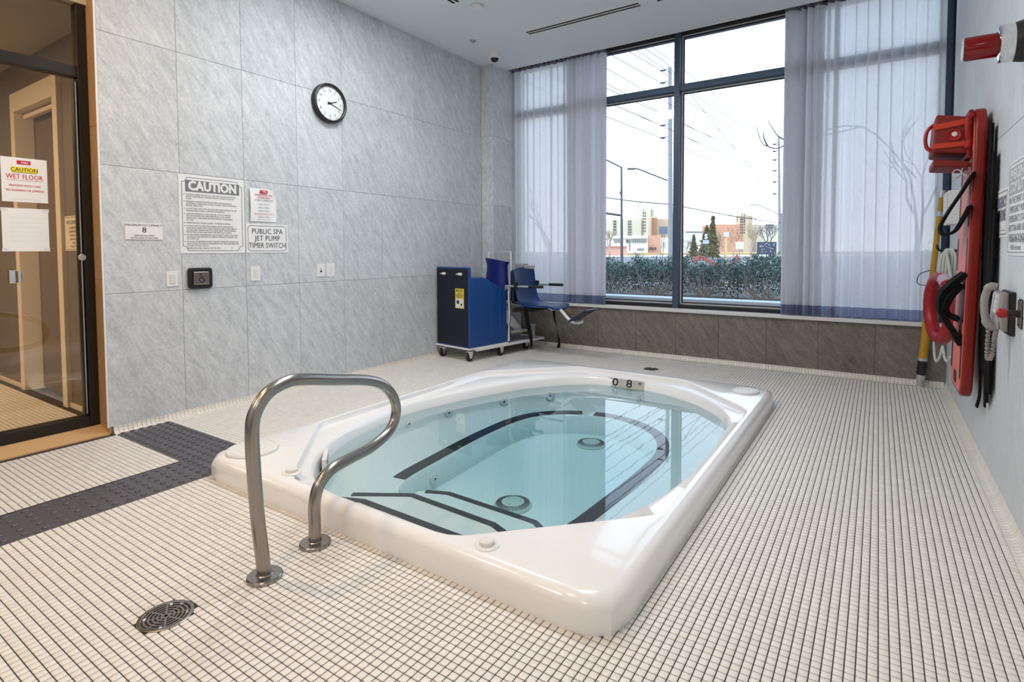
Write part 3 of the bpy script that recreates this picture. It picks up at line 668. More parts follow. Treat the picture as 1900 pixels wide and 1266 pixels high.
# CAUTION board
t, o, n = board('caution_sign', 'large white spa rules sign headed CAUTION in a grey band', lw(.074, 1.474), YR, ZU, .486, .572)
lt = MB(); border(lt, o, YR, ZU, -.222, .222, -.266, .264, .035, .004, 0, True)
flat_quad(lt, o, YR, ZU, -.198, .202, .162, .246, 1)
text_into(lt, 'CAUTION', .092, o + ZU*.204 + YR*.002 + n*.0005, YR, ZU, .0042, mi=2, wscale=.86)
L_ = [(.142, ['CHILDREN UNDER THE AGE OF 12 ARE NOT ALLOWED IN THE SPA', 'UNLESS SUPERVISED BY A PERSON WHO IS 16 YEARS OF AGE OR', 'OLDER.']),
      (.091, ['PREGNANT WOMEN AND PERSONS WITH KNOWN HEALTH', 'OR MEDICAL CONDITIONS SHOULD CONSULT WITH A PHYSICIAN', 'BEFORE USING A SPA.']),
      (.040, ['DO NOT USE A SPA IF YOU HAVE AN OPEN SORE OR RASH, OR ARE', 'EXPERIENCING NAUSEA, VOMITING OR DIARRHEA.']),
      (.002, ['OVER EXPOSURE MAY CAUSE FAINTING. 10 TO 15 MINUTES', 'MAY BE EXCESSIVE FOR SOME INDIVIDUALS. COOL DOWN', 'PERIODICALLY AND LEAVE THE SPA IF NAUSEA OR DIZZINESS', 'OCCURS.']),
      (-.064, ['ENTER AND EXIT THE SPA SLOWLY, TO PREVENT SLIPPING.']),
      (-.086, ['DO NOT PLAY OR SWIM NEAR DRAINS OR SUCTION DEVICES.', 'YOUR BODY, BODY PARTS, HAIR, JEWELLERY AND OTHER OBJECTS', 'MAY BECOME TRAPPED AND MAY CAUSE INJURY OR DROWNING.', 'PEOPLE WITH LONG HAIR SHOULD BE ESPECIALLY CAREFUL.']),
      (-.150, ['DO NOT ENTER OR REMAIN IN A SPA IF DRAIN COVER OR SUCTION', 'FITTING IS LOOSE, BROKEN OR MISSING. IMMEDIATELY NOTIFY THE', 'SPA OPERATOR.']),
      (-.200, ['NO FOOD OR BEVERAGE EXCEPT WATER IS PERMITTED WITHIN THE', 'DECK OR SPA. NO GLASS CONTAINERS OF ANY KIND ARE PERMITTED', 'WITHIN THE DECK OR SPA.'])]
for z, ls in L_:
    lt.lathe([(0,0),(.004,0),(0,.0001)], o - YR*.207 + ZU*z, n, 8)
    for i, s in enumerate(ls): text_into(lt, s, .0152, o - YR*.196 + ZU*(z-.0152*i), YR, ZU, .0003, 'LEFT', 0, wscale=.80)
text_into(lt, 'MAXIMUM BATHER CAPACITY OF THE SPA IS', .0152, o - YR*.196 - ZU*.249, YR, ZU, .0003, 'LEFT', 0, wscale=.80)
text_into(lt, '8', .018, o + YR*.135 - ZU*.246, YR, ZU, 0, mi=0)
lt.build('lettering', [MW['inkg'], MW['inkm'], MW['signw']], t)
# jet pump timer switch
t, o, n = board('timer_switch_sign', 'white sign reading PUBLIC SPA JET PUMP TIMER SWITCH with black border', lw(.508, 1.305), YR, ZU, .368, .232)
lt = MB(); border(lt, o, YR, ZU, -.168, .168, -.100, .102, .018, .0035)
for s, z, w in (('PUBLIC SPA', .056, .84), ('JET PUMP', .000, .84), ('TIMER SWITCH', -.058, .76)): text_into(lt, s, .060, o + ZU*z, YR, ZU, .0004, mi=0, wscale=w, space=1.06)
lt.build('lettering', MW['ink'], t)
# occupancy plate
t, o, n = board('occupancy_sign', 'small white plate reading MAXIMUM OCCUPANCY 8 near the glass front', lw(-.397, 1.339), YR, ZU, .228, .112, .006)
lt = MB(); text_into(lt, 'MAXIMUM OCCUPANCY', .021, o + ZU*.041, YR, ZU, .0002, wscale=.95); text_into(lt, '8', .052, o + ZU*.008, YR, ZU, .0003, wscale=1.1)
text_into(lt, 'PERSONS ALLOWED', .0135, o - ZU*.029, YR, ZU, .0003, wscale=1.0); text_into(lt, 'IN THIS AREA AT ANY TIME', .0135, o - ZU*.045, YR, ZU, .0003)
lt.build('lettering', MW['ink'], t)
# paper notice, its upper right corner curling off the wall
t = thing('paper_notice', 'white paper notice with red heading taped above the timer switch sign', 'notice', (0, .477, 1.577))
rows = []
for j in range(13):
    r_ = []
    for i in range(11):
        y, z = i/10, j/12; k = max(0, (y-.62)/.38)*max(0, (z-.55)/.45); b_ = .012*math.sin(math.pi*(1-z))*(1-y)**2
        r_.append((.003 + .030*k*k + b_ + .004*(1-y), .360+.236*y - .016*k*k - .008*(1-z)*y, 1.442+.266*z - .020*k*k))
    rows.append(r_)
MB().rings(rows, close=False).build('sheet', MW['paper'], t, smooth=True)
o = Vector((.0125, .475, 1.577)); lt = MB()
flat_quad(lt, o + Vector((.004,0,0)), YR, ZU, -.032, .034, .094, .118, 1)
text_into(lt, 'TNLI', .016, o + ZU*.106 + Vector((.005,0,0)) + YR*.006, YR, ZU, .0006, mi=2)
for s, z, sz, mi in (('WHIRLPOOL SPA', .078, .022, 1), ('GUIDELINES', .057, .022, 1), ('HOURS OF OPERATION', .036, .0165, 0), ('Monday to Sunday', .005, .0135, 0), ('6:00am to 10:00am', -.022, .0135, 0), ('11:00am to 4:00pm', -.048, .0135, 0), ('NO CHILDREN UNDER 16 YEARS', -.074, .0125, 1), ('5:00pm to 11:00pm', -.098, .0135, 0), ('Residents and their guests only', -.118, .010, 3)):
    text_into(lt, s, sz, o + ZU*z + Vector((.0015,0,0)), YR, ZU, .0002, mi=mi, wscale=.92)
lt.build('lettering', [MW['inkg'], MW['inkr'], MW['paper'], MW['inkl']], t)
# papers taped on the glass door
gx = -.1785
t = thing('wet_floor_notice', 'white notice reading CAUTION WET FLOOR taped to the glass door', 'notice', (gx, -.966, 1.640))
o = Vector((gx, -.966, 1.640)); MB().obox(o, YR, ZU, (1,0,0), .109, .134, .0006).build('sheet', MW['paper'], t)
o = o + Vector((.0013,0,0)); lt = MB()
flat_quad(lt, o, YR, ZU, -.035, .030, .094, .118, 1); text_into(lt, 'TNLI', .016, o + ZU*.105 + Vector((.0004,0,0)), YR, ZU, .0006, mi=3)
flat_quad(lt, o, YR, ZU, -.064, .062, .044, .078, 2); text_into(lt, 'CAUTION', .034, o + ZU*.061 + Vector((.0004,0,0)), YR, ZU, .0005, mi=0, wscale=.84); flat_quad(lt, o + Vector((.0005,0,0)), YR, ZU, -.060, .058, .044, .0465, 0)
text_into(lt, 'WET FLOOR', .043, o + ZU*.018, YR, ZU, .0004, mi=1, wscale=.72); flat_quad(lt, o, YR, ZU, -.086, .086, -.0035, -.0015, 1)
text_into(lt, 'PROCEED WITH CARE', .0175, o - ZU*.035, YR, ZU, .0003, mi=1, wscale=.85); text_into(lt, 'NO RUNNING OR JUMPING', .0175, o - ZU*.064, YR, ZU, .0003, mi=1, wscale=.82)
flat_quad(lt, o, YR, ZU, -.075, .075, -.1185, -.1175, 4)
lt.build('lettering', [MW['ink'], MW['inkr'], MW['inky'], MW['paper'], MW['inkl']], t)
t = thing('blank_paper', 'pale sheet of paper taped to the glass door below the wet floor notice', 'notice', (gx, -.970, 1.337))
o = Vector((gx, -.970, 1.337)); MB().obox(o, YR, ZU, (1,0,0), .111, .131, .0006).build('sheet', MW['paper'], t)
lt = MB()
for k in range(6): flat_quad(lt, o + Vector((.0012,0,0)), YR, ZU, -.075, .075, .07-k*.028, .0715-k*.028, 0)
lt.build('faint_ruling', mat('faint_ink', (.66,.67,.69), .7), t)
m_tape = mat('clear_tape', (.74,.75,.76), .25)
for y in (-.098, .098):
    for z in (-.122, .122): MB().obox(o + YR*y + ZU*z + Vector((.0009,0,0)), YR, ZU, (1,0,0), .016, .010, .0003).build('tape', m_tape, t)
# notice on the corridor wall
XR = Vector((1,0,0))
t = thing('corridor_notice', 'cream framed notice on the corridor wall seen through the glass door', 'notice', (-.83, -.525, 1.34))
o = Vector((-.83, -.525, 1.34)); MB().obox(o, XR, ZU, (0,-1,0), .155, .13, .004).build('board', MW['cream'], t)
lt = MB(); o = o + Vector((0,-.005,0)); border(lt, o, XR, ZU, -.145, .145, -.12, .12, .001, .004)
text_into(lt, 'NO DIVING', .042, o + ZU*.08, XR, ZU, .0012, mi=0)
for k, s in enumerate(('BATHERS MUST', 'SHOWER BEFORE', 'ENTERING THE', 'SPA OR POOL', 'AREA', 'THANK YOU')): text_into(lt, s, .022, o + ZU*(.040-.028*k) + XR*.02, XR, ZU, .0005)
lt.build('lettering', MW['inkm'], t)

# switches and buttons
def plate(label, y, z, w, h, cat='switch', name='wall_switch'):
    t = thing(name, label, cat, (0, y, z)); MB().box(0, .006, y-w/2, y+w/2, z-h/2, z+h/2).build('plate', MW['white'], t, bevel=.0022); return t
t = plate('white rocker light switch left of the accessible door button', -.227, 1.007, .078, .108)
MB().box(.006, .0105, -.227-.017, -.227+.017, 1.007-.034, 1.007+.034).build('rocker', MW['off'], t, bevel=.002)
t = plate('white keypad timer switch under the jet pump sign', .396, 1.022, .082, .116)
MB().box(.006, .008, .396-.017, .396+.017, 1.022-.034, 1.022+.034).build('keypad', MW['white'], t, bevel=.001)
for k in range(5): MB().box(.008, .0095, .396-.013, .396+.013, 1.044-.012*k, 1.0505-.012*k).build('key', MW['off'], t)
t = plate('white plate with two small dark holes, left of a pair of plates', 1.017, 1.029, .080, .114, 'wall plate', 'sensor_plate')
for dz, r in ((.013,.0045), (-.010,.0105)): MB().lathe([(0,0),(r,0),(r,.001),(0,.001)], (.006, 1.017, 1.029+dz), (1,0,0), 16).build('hole', MW['black'], t)
t = plate('white button keypad plate, right of a pair of plates', 1.121, 1.029, .088, .122)
MB().box(.006, .008, 1.121-.017, 1.121+.017, 1.029-.034, 1.029+.034).build('keypad', MW['white'], t, bevel=.001)
for k in range(4): MB().box(.008, .0095, 1.121-.013, 1.121+.013, 1.0505-.017*k, 1.0575-.017*k).build('key', MW['off'], t)
t = thing('door_button', 'square steel accessible door button with black surround and wheelchair symbol', 'button', (0, -.042, 1.005))
y, z = -.042, 1.005
MB().prism(rpoly(y-.085, y+.085, z-.077, z+.077, .022), lambda p, k: (.030 if k else 0, p[0], p[1])).build('surround', MW['black'], t, bevel=.008, seg=3)
bt = MB().box(.030, .040, y-.058, y+.058, z-.050, z+.050).build('push_plate', MW['steel'], t, bevel=.009, seg=3)
ic = MB(); o = Vector((.0408, y, z)); K = .00115
def icp(px, pz): return o + YR*px*K + ZU*pz*K
ic.lathe([(0,0),(5*K,0),(0,.0001)], icp(-4, 24), (1,0,0), 16)
def stroke(P, w=4.2):
    for p, q in zip(P[:-1], P[1:]):
        p, q = Vector(p), Vector(q); tt = (q-p).normalized(); nn = Vector((-tt.y, tt.x))*w/2; tt = tt*w*.3
        ic.add([icp(*v) for v in (p-tt-nn, q+tt-nn, q+tt+nn, p-tt+nn)], [(0,1,2,3)])
stroke([(-4,16),(-3,0),(10,0),(16,-16),(21,-14)]); stroke([(-4,9),(8,9)], 3.4)
stroke([(-6,5)] + [(-1+15*math.cos(R(a)), -9+15*math.sin(R(a))) for a in range(110, 345, 18)], 3.6)
e = ic.build('wheelchair_symbol', MW['ink'], t); sub(e, bt)

# clock
ck = thing('wall_clock', 'round white-faced wall clock with thick black rim on grey wall', 'clock', (0, 1.124, 2.534)); c = Vector((0, 1.124, 2.534))
MB().lathe([(0,0),(.170,0),(.176,.006),(.176,.040),(.172,.050),(.160,.054),(.153,.050),(.150,.040),(.150,.030)], c, (1,0,0), 64, caps=False).build('rim', MW['black'], ck, smooth=True)
MB().lathe([(0,.028),(.152,.028),(.152,.031),(0,.031)], c, (1,0,0), 48).build('face', mat('clock_face', srgb(236,240,240), .4), ck)
o = c + Vector((.0318,0,0)); nm = MB()
for k in range(1, 13):
    a_ = R(90-30*k); text_into(nm, str(k), .034, o + YR*.112*math.cos(a_) + ZU*.112*math.sin(a_), YR, ZU, .0002, wscale=.95)
for k in range(60):
    a_ = R(6*k); u_ = YR*math.cos(a_)+ZU*math.sin(a_); v_ = YR*-math.sin(a_)+ZU*math.cos(a_); big = k % 5 == 0
    nm.obox(o + u_*.140, u_, v_, (1,0,0), .006 if big else .003, .0032 if big else .0008, .0002)
nm.build('numerals', MW['ink'], ck)
def hand(name, ang, L0, L1, w, x):
    a_ = R(90-ang); u_ = YR*math.cos(a_)+ZU*math.sin(a_); v_ = YR*-math.sin(a_)+ZU*math.cos(a_)
    P = [(-L0,-w*1.3),(0,-w*.8),(L1,-w*.55),(L1,w*.55),(0,w*.8),(-L0,w*1.3)]
    MB().prism(P, lambda p, k: c + Vector((x + .0012*k,0,0)) + u_*p[0] + v_*p[1]).build(name, MW['black'], ck)
hand('hour_hand', 69, .026, .082, .0052, .0345); hand('minute_hand', 108, .026, .128, .0042, .0365)
MB().lathe([(0,.031),(.008,.031),(.008,.039),(0,.040)], c, (1,0,0), 16).build('hub', MW['black'], ck)

# ceiling items
def diffuser(label, x0, x1, y0, y1, along):
    t = thing('air_diffuser', label, 'vent', ((x0+x1)/2, (y0+y1)/2, H)); fr = MB(); w = .014
    for q in ((x0,x1,y0,y0+w),(x0,x1,y1-w,y1),(x0,x0+w,y0+w,y1-w),(x1-w,x1,y0+w,y1-w)): fr.box(*q, H-.004, H)
    fr.build('frame', MW['white'], t)
    MB().box(x0+w, x1-w, y0+w, y1-w, H-.0015, H-.0005).build('throat', MW['slot'], t)
    if along == 'x':
        ym = (y0+y1)/2; b_ = MB().box(x0+w, x1-w, ym-.008, ym+.008, H-.0045, H-.0015)
    else:
        xm = (x0+x1)/2; b_ = MB().box(xm-.008, xm+.008, y0+w, y1-w, H-.0045, H-.0015)
    b_.build('blade', MW['white'], t)
diffuser('long white slot air diffuser in the ceiling parallel to the window', 1.03, 2.30, 2.805, 2.915, 'x')
diffuser('white slot air diffuser at the top edge of the photo, right of the long one', 2.43, 3.70, 2.805, 2.915, 'x')
diffuser('white slot air diffuser at the top edge of the photo, above the clock wall', .83, .94, .60, 1.90, 'y')
t = thing('smoke_detector', 'small round white smoke detector on the ceiling', 'smoke detector', (1.008, 2.044, H))
MB().lathe([(0,0),(.055,0),(.055,-.012),(.048,-.024),(0,-.026)], (1.008, 2.044, H), (0,0,1), 28).build('body', MW['white'], t, smooth=True)
MB().lathe([(.056,0),(.060,0),(.060,-.004),(.056,-.004)], (1.008, 2.044, H), (0,0,1), 28, caps=False).build('base_ring', MW['lgrey'], t)
t = thing('sprinkler_head', 'tiny concealed sprinkler head on the ceiling beside the dome camera', 'sprinkler', (.44, 2.70, H))
MB().lathe([(0,0),(.040,0),(.038,-.006),(.014,-.008),(.012,-.020),(0,-.020)], (.44, 2.70, H), (0,0,1), 20).build('escutcheon', MW['lgrey'], t, smooth=True)
MB().lathe([(0,-.020),(.016,-.022),(.016,-.025),(0,-.026)], (.44, 2.70, H), (0,0,1), 12).build('deflector', MW['lgrey'], t)
t = thing('dome_camera', 'white dome security camera with dark lens in the ceiling corner', 'camera', (.43, 3.12, H)); c = (.43, 3.12, H)
MB().lathe([(0,0),(.074,0),(.074,-.030),(.066,-.062),(.050,-.074),(.046,-.074)], c, (0,0,1), 32, caps=False).build('housing', MW['white'], t, smooth=True)
MB().lathe([(.048,-.070),(.046,-.084),(.036,-.102),(.018,-.113),(0,-.116)], c, (0,0,1), 24, caps=False).build('dome', mat('smoked_dome', (.01,.01,.012), .08), t, smooth=True)
# ================================================================ POOL LIFT (blue cabinet on castors, mast and seat)
pl = thing('pool_lift', 'mobile blue pool lift with seat, parked in the window corner', 'pool lift', (.45, 2.9, 0))
A = Vector((.557, 2.452, 0)); vh = Vector((.16, .987, 0)).normalized(); uh = Vector((-vh.y, vh.x, 0))
def LP(u, v, z): return A + uh*u + vh*v + Vector((0,0,z))
def lbox(mb, u0, u1, v0, v1, z0, z1): return mb.obox(LP((u0+u1)/2, (v0+v1)/2, (z0+z1)/2), uh, vh, (0,0,1), abs(u1-u0)/2, (v1-v0)/2, (z1-z0)/2)
cab = MB().prism([(0,.15),(.585,.15),(.585,.735),(.215,.912),(.04,.905),(.035,1.02),(0,1.025)], lambda p, k: LP(.54*k, p[0], p[1])).build('cabinet', MW['blue'], pl, bevel=.012, seg=3)
rb = MB()
for v, z1 in ((.075,.87),(.20,.88),(.335,.82),(.47,.745)):
    o_ = MB(); lbox(o_, -.004, .01, v-.006, v+.006, .17, z1); e = o_.build('rib', MW['blue'], pl, bevel=.003); sub(e, cab)
fp = MB(); lbox(fp, .012, .528, -.004, .008, .165, 1.008); e = fp.build('front_panel', mat('navy_panel', srgb(6,8,34), .35), pl, bevel=.004)
for u in (.13, .40):
    k = MB(); lbox(k, u-.026, u+.026, -.018, -.003, .935, .962).tube([LP(u+.026,-.010,.948), LP(u+.066,-.010,.946)], .006, 8); k.build('latch', MW['white'], pl, bevel=.003)
st_ = MB(); lbox(st_, .075, .215, -.0062, -.0045, .575, .790)
sticker = st_.build('warning_sticker', mat('sticker_yellow', srgb(226,206,84), .5), pl)
o = LP(.145, -.0068, .6825); r3, u3 = -uh, Vector((0,0,1)); lt = MB()
flat_quad(lt, o, r3, u3, -.062, .062, -.098, -.005, 1); flat_quad(lt, o, r3, u3, -.055, .055, .074, .096, 0)
o2 = o - vh*.0006
text_into(lt, 'WARNING', .020, o2 + u3*.085 + r3*.008, r3, u3, .001, mi=2)
for k, s in enumerate(('READ ALL', 'INSTRUCTIONS', 'BEFORE USE')): text_into(lt, s, .017, o2 + u3*(.055-.020*k), r3, u3, .0007, mi=0)
lt.lathe([(0,0),(.022,0),(0,.0002)], o2 - r3*.026 - u3*.040, -vh, 14, 0); lt.lathe([(0,0),(.014,0),(0,.0002)], o2 + r3*.030 - u3*.066, -vh, 14, 0)
e = lt.build('lettering', [MW['ink'], mat('sticker_white', (.75,.76,.72), .5), MW['inky']], pl); sub(e, sticker)
# base frame, castors
bf = MB(); lbox(bf, -.01, .55, -.012, .60, .132, .150); bf.build('base_tray', MW['white'], pl, bevel=.004)
bf = MB(); lbox(bf, -.014, .03, .10, 1.24, .108, .134); lbox(bf, .50, .54, .10, 1.24, .108, .134); lbox(bf, .0, .54, 1.19, 1.24, .108, .134); bf.build('base_frame', MW['white'], pl, bevel=.004)
bf = MB(); lbox(bf, .03, .50, .60, 1.19, .118, .130); bf.build('deck_plate', mat('grey_deck', (.30,.31,.33), .5), pl)
def castor(u, v, r=.046):
    t0 = LP(u, v, 0); w = MB().lathe([(.012,-.014),(r*.72,-.014),(r*.95,-.012),(r,-.006),(r,.006),(r*.95,.012),(r*.72,.014),(.012,.014)], t0 + Vector((0,0,r)), uh, 24).build('castor_wheel', MW['black'], pl, smooth=True)
    f = MB()
    for s in (-1, 1): f.prism([(-.016,r-.012),(.016,r-.012),(.034,.112),(-.034,.112)], lambda p, k: t0 + uh*(s*(.018+.004*k)) + vh*p[0] + Vector((0,0,p[1])))
    f.lathe([(0,.10),(.030,.10),(.030,.112),(0,.112)], t0, (0,0,1), 16).lathe([(0,-.024),(.012,-.024),(.012,.024),(0,.024)], t0 + Vector((0,0,r)), uh, 12)
    e = f.build('castor_fork', MW['chrome'], pl); sub(e, w)
for u, v in ((.045,.045), (.49,.045), (.04,.52)): castor(u, v)
castor(.10, 1.02, .050); castor(.47, 1.10, .050)
# mast with navy cover and white frame
MB().tube(smooth_path([LP(.20,.72,.13), LP(.20,.72,.6), LP(.20,.72,1.05)], 2), .045, 14).build('mast', MW['lgrey'], pl, smooth=True)
rows = []
for k in range(9):
    f = k/8; z = .62+.47*f; w = .150 + .012*math.sin(f*5) + (.028 if k == 8 else 0); dd = .085 + .006*math.sin(f*7)
    rows.append([LP(.23, .66, z) + XR*(w*math.cos(a_)*(1+.04*math.sin(3*a_+k))) + YR*(dd*math.sin(a_)) + Vector((0,0,(.028*math.cos(a_+2.6)) if k == 8 else 0)) for a_ in [2*math.pi*i/28 for i in range(28)]])
MB().rings(rows, True, True, True).build('vinyl_cover', MW['blued'], pl, smooth=True, angle=60)
cA = LP(.23, .70, 0)
MB().tube([cA+XR*-.155+ZU*.75, cA+XR*-.155+ZU*1.185, cA+XR*.165+ZU*1.185, cA+XR*.165+ZU*.75], .010, 8).build('push_handle', MW['white'], pl)
# control box, arm
c_ = LP(.02, .86, 0)
MB().box(c_.x-.06, c_.x+.05, c_.y-.05, c_.y+.08, .93, 1.045).build('battery_box', MW['grey'], pl, bevel=.008)
MB().box(c_.x+.052, c_.x+.15, c_.y-.04, c_.y+.06, .985, 1.03).build('battery_clip', MW['lgrey'], pl, bevel=.006)
MB().tube(smooth_path([LP(-.01,.60,.16), LP(-.015,.61,.45), LP(-.012,.60,.70), LP(-.02,.59,.765), LP(.03,.60,.79), LP(.05,.62,.75)], 5), .011, 10).build('lift_lever', MW['off'], pl, smooth=True)
MB().tube(smooth_path([LP(-.022,.605,.72), LP(-.035,.61,.5), LP(-.02,.605,.3), LP(-.028,.615,.2)], 5), .005, 6).build('cable', MW['black'], pl, smooth=True)
# counter structure behind: sloped white arm and grey panel
MB().prism([(.62,.56),(.70,.55),(1.0,.27),(1.05,.20),(.98,.19),(.62,.42)], lambda p, k: LP(.16+.04*k, p[0], p[1])).build('lift_arm', MW['white'], pl, bevel=.004)
MB().prism([(.86,.14),(1.16,.14),(1.16,.40),(1.14,.425),(.86,.44)], lambda p, k: LP(.30+.012*k, p[0], p[1])).build('side_panel', mat('grey_panel', (.34,.36,.38), .4), pl, bevel=.006)
k = MB(); lbox(k, .05, .14, 1.10, 1.14, .13, .30); lbox(k, .05, .14, .72, 1.12, .225, .25); k.build('arm_bracket', MW['lgrey'], pl, bevel=.004)
MB().lathe([(0,-.05),(.024,-.05),(.024,.05),(0,.05)], LP(.10,1.02,.245), uh, 14).build('pivot', MW['black'], pl)
# seat
sy = 3.22
def seat_profile(f):   # along the shell from the top of the back to the front edge: (x, z)
    return f
prof = smooth_path([(.735,0,1.005),(.742,0,.96),(.755,0,.85),(.775,0,.72),(.80,0,.635),(.85,0,.592),(.93,0,.575),(1.05,0,.572),(1.17,0,.582),(1.235,0,.575),(1.262,0,.553)], 4)
rows = []
for i, p in enumerate(prof):
    f = i/(len(prof)-1); hw_ = .215 if f > .1 else .215*math.sqrt(max(.15, 1-((.1-f)/.1)**2*.75))
    if f > .9: hw_ = .215 - .05*((f-.9)/.1)**2
    row = []
    for k in range(13):
        s = -1+2*k/12; cup = .030*s*s*(1 if f < .5 else .8)
        row.append((p.x + (cup if f < .42 else cup*max(0, 1-(f-.42)*6)*1.0), sy + hw_*s, p.z + (cup*min(1, max(0, (f-.36)*6)) if f >= .36 else 0)*.7))
    rows.append(row)
sm_ = MB().rings(rows, close=False)
back_ = [[(x-.018*(1 if i < len(rows)*.45 else .3), y, z-.020*(0 if i < len(rows)*.40 else 1)) for x, y, z in r] for i, r in enumerate(rows)]
n0 = len(sm_.v); sm_.rings([r[::-1] for r in back_], close=False)
nr, nc = len(rows), 13
for i in range(nr-1):
    for (a_, b_) in ((0, nc-1), (nc-1, 0)):
        sm_.f.append((i*nc+a_, (i+1)*nc+a_, n0+(i+1)*nc+(nc-1-a_), n0+i*nc+(nc-1-a_))); sm_.m.append(0)
for k in range(nc-1):
    for i in (0, nr-1):
        sm_.f.append((i*nc+k, i*nc+k+1, n0+i*nc+nc-2-k, n0+i*nc+nc-1-k)); sm_.m.append(0)
sm_.build('seat', MW['seatb'], pl, smooth=True, angle=60)
MB().box(.66, .725, sy-.15, sy+.13, .60, .98).build('seat_back_support', mat('navy_plastic', srgb(12,16,40), .4), pl, bevel=.03, seg=3)
MB().box(.72, 1.0, sy-.14, sy+.14, .515, .552).build('seat_bracket', MW['black'], pl, bevel=.006)
MB().tube([LP(.16,.74,.56), Vector((.72, sy, .54))], .024, 10).build('seat_arm', MW['lgrey'], pl)
for s, yy in ((-1, sy-.225), (1, sy+.225)):
    MB().obox((.80, yy, .80), (1,0,0), (0,1,0), (0,0,1), .026, .014, .045).build('armrest_hinge', MW['black'], pl, bevel=.004)
    ar = MB().tube([(.66 if s < 0 else .80, yy, .797), (1.06, yy, .80)], .0115, 10).build('armrest', MW['lgrey'], pl)
    e = MB().tube([(.97, yy, .8005), (1.15, yy, .8025)], [.0165, .0165], 10).build('grip', MW['black'], pl); sub(e, ar)
lg = MB().tube(smooth_path([(1.12,sy-.02,.553),(1.20,sy-.02,.555),(1.26,sy-.02,.535),(1.34,sy-.02,.46),(1.40,sy-.02,.418),(1.47,sy-.02,.412),(1.53,sy-.02,.43)], 6), .017, 12).build('footrest_tube', MW['white'], pl, smooth=True)
MB().lathe([(0,-.03),(.026,-.03),(.026,.03),(0,.03)], (1.165, sy-.02, .553), (1,0,0), 14).build('tube_socket', MW['white'], pl)
ax = Vector((.83,0,.50)).normalized(); nz = Vector((-.50,0,.83)).normalized()
fp_ = MB().obox((1.53, sy-.02, .500), ax, (0,1,0), nz, .125, .13, .011).build('footplate', mat('dark_blue_footplate', srgb(22,34,66), .4), pl, bevel=.008)
tr_ = MB()
for k in range(5): tr_.obox(Vector((1.53, sy-.02, .500)) + ax*(-.085+.035*k) + nz*.0125, ax, (0,1,0), nz, .006, .105, .0025)
e = tr_.build('tread', MW['black'], pl); sub(e, fp_)
for k, (x, yy, zz) in enumerate(((.93, sy-.222, .575), (1.10, sy+.10, .56))):
    pth = smooth_path([(x,yy,zz),(x+.012,yy-.004,zz-.12),(x+.045,yy,zz-.26),(x+.07,yy+.004,zz-.40),(x+.062,yy,zz-.47)], 5)
    sb = MB()
    L0 = [p + Vector((0.026*math.cos(i*.09+k), 0.026*math.sin(i*.09+k)*.6, 0)) for i, p in enumerate(pth)]; L1 = [p - Vector((0.026*math.cos(i*.09+k), 0.026*math.sin(i*.09+k)*.6, 0)) for i, p in enumerate(pth)]
    nml = Vector((0,-.003,0))
    sb.rings([[a_, b_, b_+nml, a_+nml] for a_, b_ in zip(L0, L1)], True, True, True).build('seat_strap', MW['blackfab'], pl)

# ================================================================ RIGHT WALL
WR = Vector((0,-1,0))
# strobe
t = thing('warning_beacon', 'red glass warning beacon with chrome collar high on the right wall', 'beacon', (RX, .95, 2.07)); c = Vector((RX, .99, 2.075)); ax = Vector((-1, -.0, -.0))
MB().lathe([(0,0),(.086,0),(.086,.020),(.080,.045),(.076,.052)], c, ax, 32, caps=False).build('base', MW['black'], t, smooth=True)
MB().lathe([(.078,.050),(.080,.054),(.078,.098),(.066,.104),(.052,.104)], c, ax, 36, caps=False).build('collar', MW['chrome'], t, smooth=True)
rg = bpy.data.materials.new('red_glass'); rg.use_nodes = True; pb = rg.node_tree.nodes['Principled BSDF']; pb.inputs['Base Color'].default_value = (.30,.003,.006,1); pb.inputs['Roughness'].default_value = .06; pb.inputs['Transmission Weight'].default_value = .45
MB().lathe([(.050,.100),(.050,.208),(.047,.214),(0,.216)], c, ax, 32, caps=False).build('lens', rg, t, smooth=True)
MB().lathe([(0,.2165),(.046,.2165),(.046,.219),(0,.220)], c, ax, 28).build('end_cap', mat('pale_lens_end', (.62,.55,.60), .2), t)
MB().lathe([(0,.10),(.014,.10),(.014,.175),(0,.178)], c, ax, 14).build('lamp', MW['chrome'], t)
# spine board and head immobiliser
sb = thing('spine_board', 'tall red spine board leaning on the right wall, straps hanging', 'spine board', (4.63, 2.0, .36))
b0, b1_ = Vector((4.600, 2.01, .365)), Vector((4.634, 2.01, 1.985)); up3 = (b1_-b0).normalized(); nn3 = Vector((-up3.z, 0, up3.x)); HL = (b1_-b0).length
hw3 = .258
def SBp(s, z, dpt): return b0 + YR*s + up3*z - nn3*dpt
out = [( -.20,0),(.20,0),(.245,.05),(hw3,.14),(hw3,1.39),(.225,1.55),(.16,HL),(-.16,HL),(-.225,1.55),(-hw3,1.39),(-hw3,.14),(-.245,.05)]
out = soft(out, .03)
MB().prism(out, lambda p, k: SBp(p[0], p[1], .052*k)).build('board', MW['red'], sb, bevel=.012, seg=3)
MB().prism([(p[0]*.94, .025+p[1]*.968) for p in out], lambda p, k: SBp(p[0], p[1], -.003+.003*k)).build('face_panel', MW['redc'], sb)
for s in (-1, 1):
    for z0, z1 in ((.10,.36),(.42,.64),(.70,.90),(.96,1.16),(1.22,1.38)):
        MB().prism(rpoly(s*.205-.022, s*.205+.022, z0, z1, .02, 4), lambda p, k: SBp(p[0], p[1], -.0055+.002*k)).build('hand_slot', MW['black'], sb)
MB().prism(rpoly(-.06, .06, .045, .115, .02, 4), lambda p, k: SBp(p[0], p[1], -.0055+.002*k)).build('hand_slot', MW['black'], sb)
for z in (.35, 1.45):
    MB().obox(SBp(0, z, .060), YR, up3, nn3, .06, .03, .012).build('wall_hook', MW['grey'], sb)
